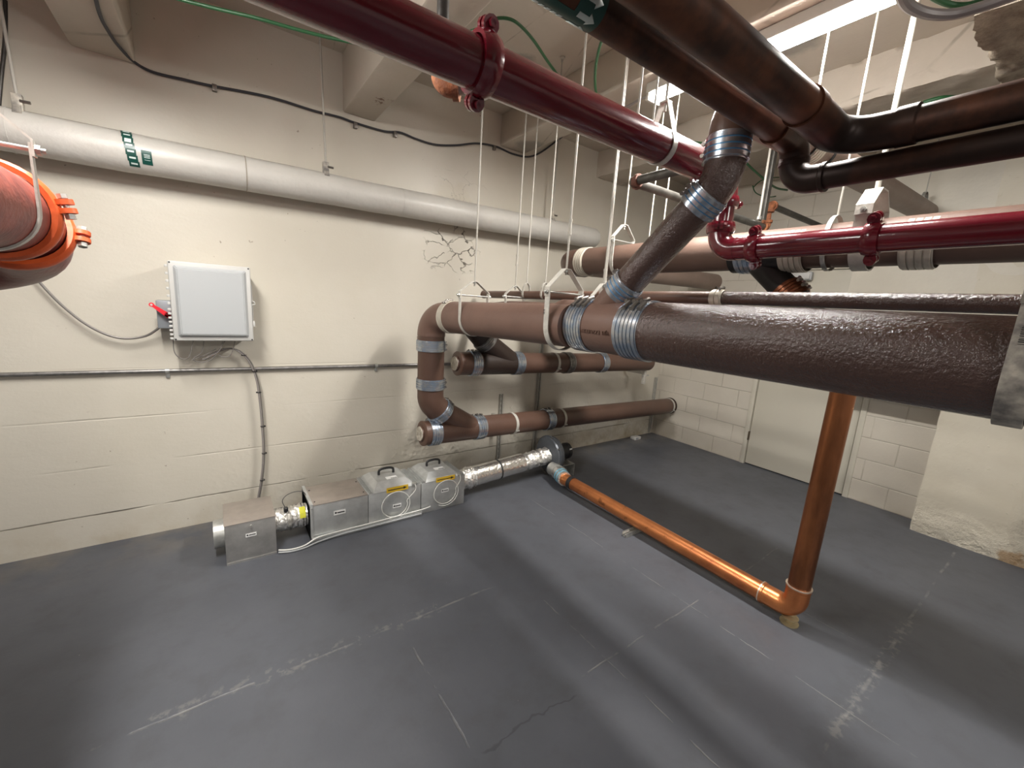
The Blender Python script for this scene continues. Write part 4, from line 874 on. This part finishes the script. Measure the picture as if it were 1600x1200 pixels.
# ------------------------------------------------------------------ filter boxes on the floor
def panel_label(par, x, y, z, w_, h_, m='label_white', marks=True, name='label'):
    o = MB().box((x - w_ / 2, y - .0016, z - h_ / 2), (x + w_ / 2, y, z + h_ / 2)).build(name, m, par)
    if marks:
        MB().box((x - w_ * .2, y - .0024, z - h_ * .12), (x + w_ * .42, y - .0016, z + h_ * .12)).build('print', 'ink', o)
        if w_ > .05: MB().cyl(V((x - w_ * .33, y - .0024, z + h_ * .05)), V((x - w_ * .33, y - .0016, z + h_ * .05)), h_ * .22, 14).build('print', 'ink', o)
    return o
b0_ = thing('intake_box', V((.10, 2.84, 0)), 'leftmost sheet steel box with a round open collar on its left side', 'duct box')
b0x, b1x, bz = -.030, .227, .252
MB().box((b0x, 2.685, .0), (b1x, 2.99, bz - .004), .002).build('body', 'boxsteel', b0_); MB().box((b0x - .002, 2.683, bz - .004), (b1x + .002, 2.992, bz), .001).build('lid', 'boxtop', b0_)
MB().box((b0x + .0, 2.6825, .0), (b1x, 2.685, .012)).build('bottom_flange', 'boxsteel', b0_)
g = MB(); cc = V((b0x, 2.86, .125)); g.lathe(cc, -X1, [(0, .085), (.055, .085), (.055, .081), (.0, .081)], 40, False); g.build('collar', 'galv', b0_); MB().lathe(cc - X1 * .002, -X1, [(0, .0808), (.001, .0808)], 40).build('collar_mouth', 'gap', b0_)
panel_label(b0_, .098, 2.683, .165, .055, .022); g = MB(); g.cyl(V((.10, 2.675, .222)), V((.10, 2.684, .222)), .007, 12); g.build('thumb_screw', 'galv', b0_)
g = MB(); fd = thing('foil_duct_short', V((.33, 2.86, .03)), 'short crinkled foil duct with yellow tape between the first two boxes', 'duct')
def foil(par, p, q, r, n=26, crink=.004, name='foil'):
    g = MB(); L = (q - p).length; pr = [(0, r * .94)]
    for k in range(n + 1): pr.append((L * k / n, r + random.uniform(-crink, crink) - (crink if k % 2 else 0)))
    g.lathe(p, q - p, pr + [(L, r * .94)], 40, True)
    for v in g.bm.verts: v.co += V((random.uniform(-1, 1), random.uniform(-1, 1), random.uniform(-1, 1))) * crink * .55
    return g.build(name, 'foil', par, 60)
foil(fd, V((.225, 2.86, .128)), V((.425, 2.86, .132)), .078, 24, .005)
MB().lathe(V((.385, 2.86, .131)), X1, [(0, .0), (0, .001)], 3, False).bm.free()
arc_patch(fd, V((.375, 2.86, .131)), X1, .0835, 0, .035, -5, 48, 'yellow_tape', 'yellow_tape', ref=V((0, -.5, .85)))
MB().lathe(V((.30, 2.82, .20)), Z1, [(0, .014), (.022, .014), (.028, .008), (.028, .0001)], 14).build('plug', 'black_plastic', fd)
bb = thing('fan_section_box', V((.61, 2.86, 0)), 'plain zinc box with a brownish lid, second from the left in the duct run', 'duct box')
def zbox(par, x0, x1, lid='boxtop', zt=.252, hood=False):
    MB().box((x0, 2.715, .0), (x1 - .002, 3.02, zt - .005), .0015).build('body', 'boxside', par)
    if not hood: MB().box((x0 + .018, 2.713, zt - .005), (x1 - .004, 3.02, zt), .001).build('lid', lid, par)
    return par
zbox(bb, .425, .795); MB().box((.425, 2.708, .0), (.443, 3.03, .262), .001).build('end_flange', 'boxside', bb)
panel_label(bb, .605, 2.714, .165, .075, .030)
for xx, zz in ((.434, .235), (.434, .03), (.78, .02)): MB().cyl(V((xx, 2.700, zz)), V((xx, 2.709, zz)), .005, 8).build('screw', 'galv', bb)
for yy in (2.76, 2.95): MB().cyl(V((.46, yy, .252)), V((.46, yy, .255)), .005, 8).build('screw', 'ink', bb); MB().cyl(V((.775, yy, .252)), V((.775, yy, .255)), .005, 8).build('screw', 'ink', bb)
def filter_box(x0, x1, label, tube_c, lab_z):
    t = thing('filter_box', V(((x0 + x1) / 2, 2.86, 0)), label, 'duct box', 'filter boxes with handles'); zbox(t, x0, x1, hood=True)
    zt = .247; g = MB(); a = .035; f0, f1 = x0 + .03, x1 - .05
    va = [V((f0, 2.712, zt)), V((f1, 2.712, zt)), V((f1, 3.02, zt)), V((f0, 3.02, zt))]; vb = [V((f0 + .012, 2.725, zt + .02)), V((f1 - .012, 2.725, zt + .02)), V((f1 - .012, 3.01, zt + .02)), V((f0 + .012, 3.01, zt + .02))]; vc = [V((f0 + .05, 2.78, zt + .05)), V((f1 - .05, 2.78, zt + .05)), V((f1 - .05, 2.98, zt + .05)), V((f0 + .05, 2.98, zt + .05))]
    g.skin([[g.bm.verts.new(v) for v in L_] for L_ in (va, vb, vc)]); g.build('filter_lid', 'boxside', t, 15)
    for k in range(3): xx = x0 + .004 + k * .009; MB().box((xx, 2.715, zt - .002), (xx + .003, 3.02, zt + .012)).build('lid_rib', 'boxside', t)
    for k in range(4): xx = x1 - .045 + k * .010; MB().box((xx, 2.715, zt - .002), (xx + .003, 3.02, zt + .012)).build('lid_rib', 'boxside', t)
    xm = (f0 + f1) / 2; hp = [V((xm - .055, 2.90, zt + .048)), V((xm - .050, 2.90, zt + .085)), V((xm, 2.90, zt + .095)), V((xm + .050, 2.90, zt + .085)), V((xm + .055, 2.90, zt + .048))]
    MB().tube(spline(hp, 5), .009, 10).build('handle', 'black_plastic', t)
    MB().prism([V((xm - .03, 2.79, zt + .051)), V((xm + .05, 2.79, zt + .051)), V((xm + .05, 2.835, zt + .051)), V((xm - .03, 2.835, zt + .051))], V((0, 0, .0012))).build('paper_label', 'label_white', t)
    MB().prism([V((xm + .0, 2.795, zt + .0524)), V((xm + .045, 2.795, zt + .0524)), V((xm + .045, 2.803, zt + .0524)), V((xm + .0, 2.803, zt + .0524))], V((0, 0, .0006))).build('print', 'ink', t)
    yl = MB().prism([V((xm - .06, 2.709, zt - .016)), V((xm + .10, 2.709, zt - .016)), V((xm + .10, 2.7085, zt + .022)), V((xm - .06, 2.7085, zt + .022))], V((0, -.0014, 0))).build('yellow_label', 'label_yellow', t)
    g = MB(); yy = 2.7068; zc_ = zt + .003
    g.prism([V((xm - .05, yy, zc_ - .003)), V((xm + .065, yy, zc_ - .003)), V((xm + .065, yy, zc_ - .010)), V((xm + .09, yy, zc_)), V((xm + .065, yy, zc_ + .010)), V((xm + .065, yy, zc_ + .003)), V((xm - .05, yy, zc_ + .003))], V((0, -.0006, 0))); g.build('arrow', 'ink', yl)
    panel_label(t, xm + .02, 2.714, lab_z, .062, .028)
    # coiled clear tubing on the front
    cx, czz, R_ = tube_c; pts = [V((x1 - .055, 2.700, zt + .012)), V((x1 - .052, 2.695, zt - .03))]
    for k in range(34): a = .2 - 2 * math.pi * k / 24; pts.append(V((cx + math.cos(a) * (R_ + .0006 * k), 2.703 - .0003 * k, czz + math.sin(a) * (R_ + .0006 * k) * .97)))
    o = MB().tube(spline(pts, 3), .0035, 8).build('tubing_coil', 'cable_white', t)
    MB().box((x1 - .072, 2.705, zt - .0), (x1 - .038, 2.73, zt + .022), .003).build('tube_port', 'galv', t)
    return t
filter_box(.797, 1.186, 'left filter box with black handle and hanging tubing coil', (.985, .132, .092), .115)
filter_box(1.190, 1.560, 'right filter box with black handle, last before the foil duct', (1.385, .140, .092), .150)
MB().box((1.556, 2.712, 0), (1.566, 3.02, .252), .001)
bs = thing('base_channel', V((1.0, 2.70, 0)), 'narrow steel base rail along the foot of the zinc boxes', 'rail')
MB().box((.43, 2.690, .0), (1.19, 2.712, .032), .002).build('rail', 'boxside', bs)
cable('white_cable', [V((.235, 2.68, .02)), V((.30, 2.665, .012)), V((.38, 2.67, .012)), V((.46, 2.684, .036)), V((.60, 2.690, .040)), V((.80, 2.692, .040)), V((1.0, 2.694, .042)), V((1.19, 2.698, .044)), V((1.26, 2.703, .05))], .005, 'cable_white', 'upper pale cable lying along the base rail of the boxes', group='pale cables along the base rail')
cable('white_cable', [V((.235, 2.672, .008)), V((.30, 2.65, .007)), V((.38, 2.652, .007)), V((.46, 2.672, .012)), V((.60, 2.684, .018)), V((.80, 2.685, .018)), V((1.0, 2.686, .018)), V((1.18, 2.687, .018))], .005, 'plastic_grey', 'lower pale cable lying along the base rail of the boxes', group='pale cables along the base rail')
cable('wire_loop', [V((.30, 2.84, .215)), V((.285, 2.85, .26)), V((.31, 2.86, .29)), V((.36, 2.87, .30)), V((.41, 2.87, .29)), V((.43, 2.88, .25))], .0022, 'cable_blk', 'thin black wire looping above the short foil duct')
# long foil duct and blower
du = thing('foil_duct_long', V((2.0, 2.88, .05)), 'long shiny foil duct with a dark band from the boxes to the blower', 'duct')
dA, dB = V((1.558, 2.86, .132)), V((2.52, 2.84, .205)); dm = (dB - dA)
foil(du, dA, dA + dm * .16, .088, 14, .007); 
g = MB(); g.cyl(dA + dm * .15, dA + dm * .70, .086, 40); g.build('duct_sleeve', mat('smooth_foil', (.78, .76, .71), .24, .95, .1, 14, .5, 40), du, 60)
MB().lathe(dA + dm * .42, dm, [(0, .0865), (0, .089), (.014, .089), (.014, .0865)], 32, False).build('dark_band', 'ink', du)
foil(du, dA + dm * .69, dB, .078, 22, .007)
bw = thing('blower', V((2.60, 2.80, 0)), 'dark grey centrifugal blower with round casing and black motor', 'blower')
g = MB(); cB = V((2.555, 2.84, .215)); g.lathe(cB, X1, [(-.035, .02), (-.035, .10), (-.028, .165), (-.012, .172), (-.012, .182), (.004, .182), (.004, .172), (.05, .165), (.06, .13), (.06, .02)], 44); g.build('casing', 'fan_grey', bw)
g = MB(); g.cyl(cB + X1 * .055, cB + X1 * .20, .075, 32); g.lathe(cB + X1 * .20, X1, [(0, .079), (.035, .079), (.042, .06), (.042, .0001)], 32); g.build('motor', 'black_plastic', bw)
MB().box((cB.x + .20, 2.768, .22), (cB.x + .232, 2.7725, .26)).build('motor_label', 'label_white', bw)
for k in range(8): 
    a = 2 * math.pi * k / 8 + .2; MB().cyl(cB + V((-.022, math.cos(a) * .176, math.sin(a) * .176)), cB + V((.012, math.cos(a) * .176, math.sin(a) * .176)), .006, 8).build('rim_bolt', 'screw', bw)
g = MB(); g.lathe(V((FX + .06, 2.74, .115)), -Y1, [(0, .062), (.10, .062), (.16, .056)], 32, True); g.build('outlet', 'galv', bw)
bo = MB(); dO = (V((FX, 2.50, .115)) - V((FX + .05, 2.66, .115))).normalized(); pr = []
for k in range(12): pr.append((.16 * k / 11, .060 + (.004 if k % 2 else 0)))
bo.lathe(V((FX + .045, 2.64, .115)), dO, pr, 36, True); bo.build('flexible_boot', 'foil', bw, 60)
for k in range(2): MB().lathe(V((FX + .045, 2.64, .115)) + dO * (.07 + .045 * k), dO, [(0, .063), (0, .067), (.010, .067), (.010, .063)], 32, False).build('blue_band', mat('blue_band', (.18, .42, .55), .4, .3), bw)
g = MB(); x0, x1 = cB.x + .06, cB.x + .22
g.strip([V((x0, 2.76, .0)), V((x0, 2.76, .125)), V((x1, 2.76, .125)), V((x1, 2.76, .0))], Y1, .11, .004); g.build('stand', 'galv', bw)
g = MB(); g.strip([V((cB.x - .0, 2.75, .0)), V((cB.x + .0, 2.78, .10))], X1, .05, .01); g.build('foot', 'fan_grey', bw)
# small white box in the corner
o = thing('monitor_box', V((4.36, 3.20, 0)), 'small white box on the floor near the far corner', 'box')
MB().box((4.30, 3.17, 0), (4.42, 3.25, .035), .004).build('body', 'plastic_rim', o); MB().box((4.315, 3.165, .012), (4.36, 3.171, .028)).build('window', 'grey_box', o)
# flow boxes, end

def barcode(hanger, c, r, z, n=9, h=.004, w_=.020, m='ink'):
    x = c.x - r - .0085 - .0008; y = c.y
    st_ = [o for o in bpy.data.objects if o.parent == hanger and o.name.startswith('strap')][0]
    g = MB(); random.seed(3)
    for k in range(n):
        zz = z + k * h; hh = random.choice((.0012, .002, .0026)); g.box((x, y - w_ / 2, zz), (x + .004, y + w_ / 2, zz + hh))
    g.build('printed_barcode', m, st_)
hs_ = [o for o in bpy.data.objects if o.get('label', '').startswith('big paint-worn')][0]
cc_ = br_(P(1600, 560, x=1.63).y - .006); barcode(hs_, cc_, RB + .004, 1.585, 10, .0045, .024)
hs_ = [o for o in bpy.data.objects if o.get('label', '').startswith('white clevis hanger just left')][0]
cc_ = at_px(bl, 879, 1.2, 3); barcode(hs_, cc_, RL + .015, 1.565, 7, .004, .014)
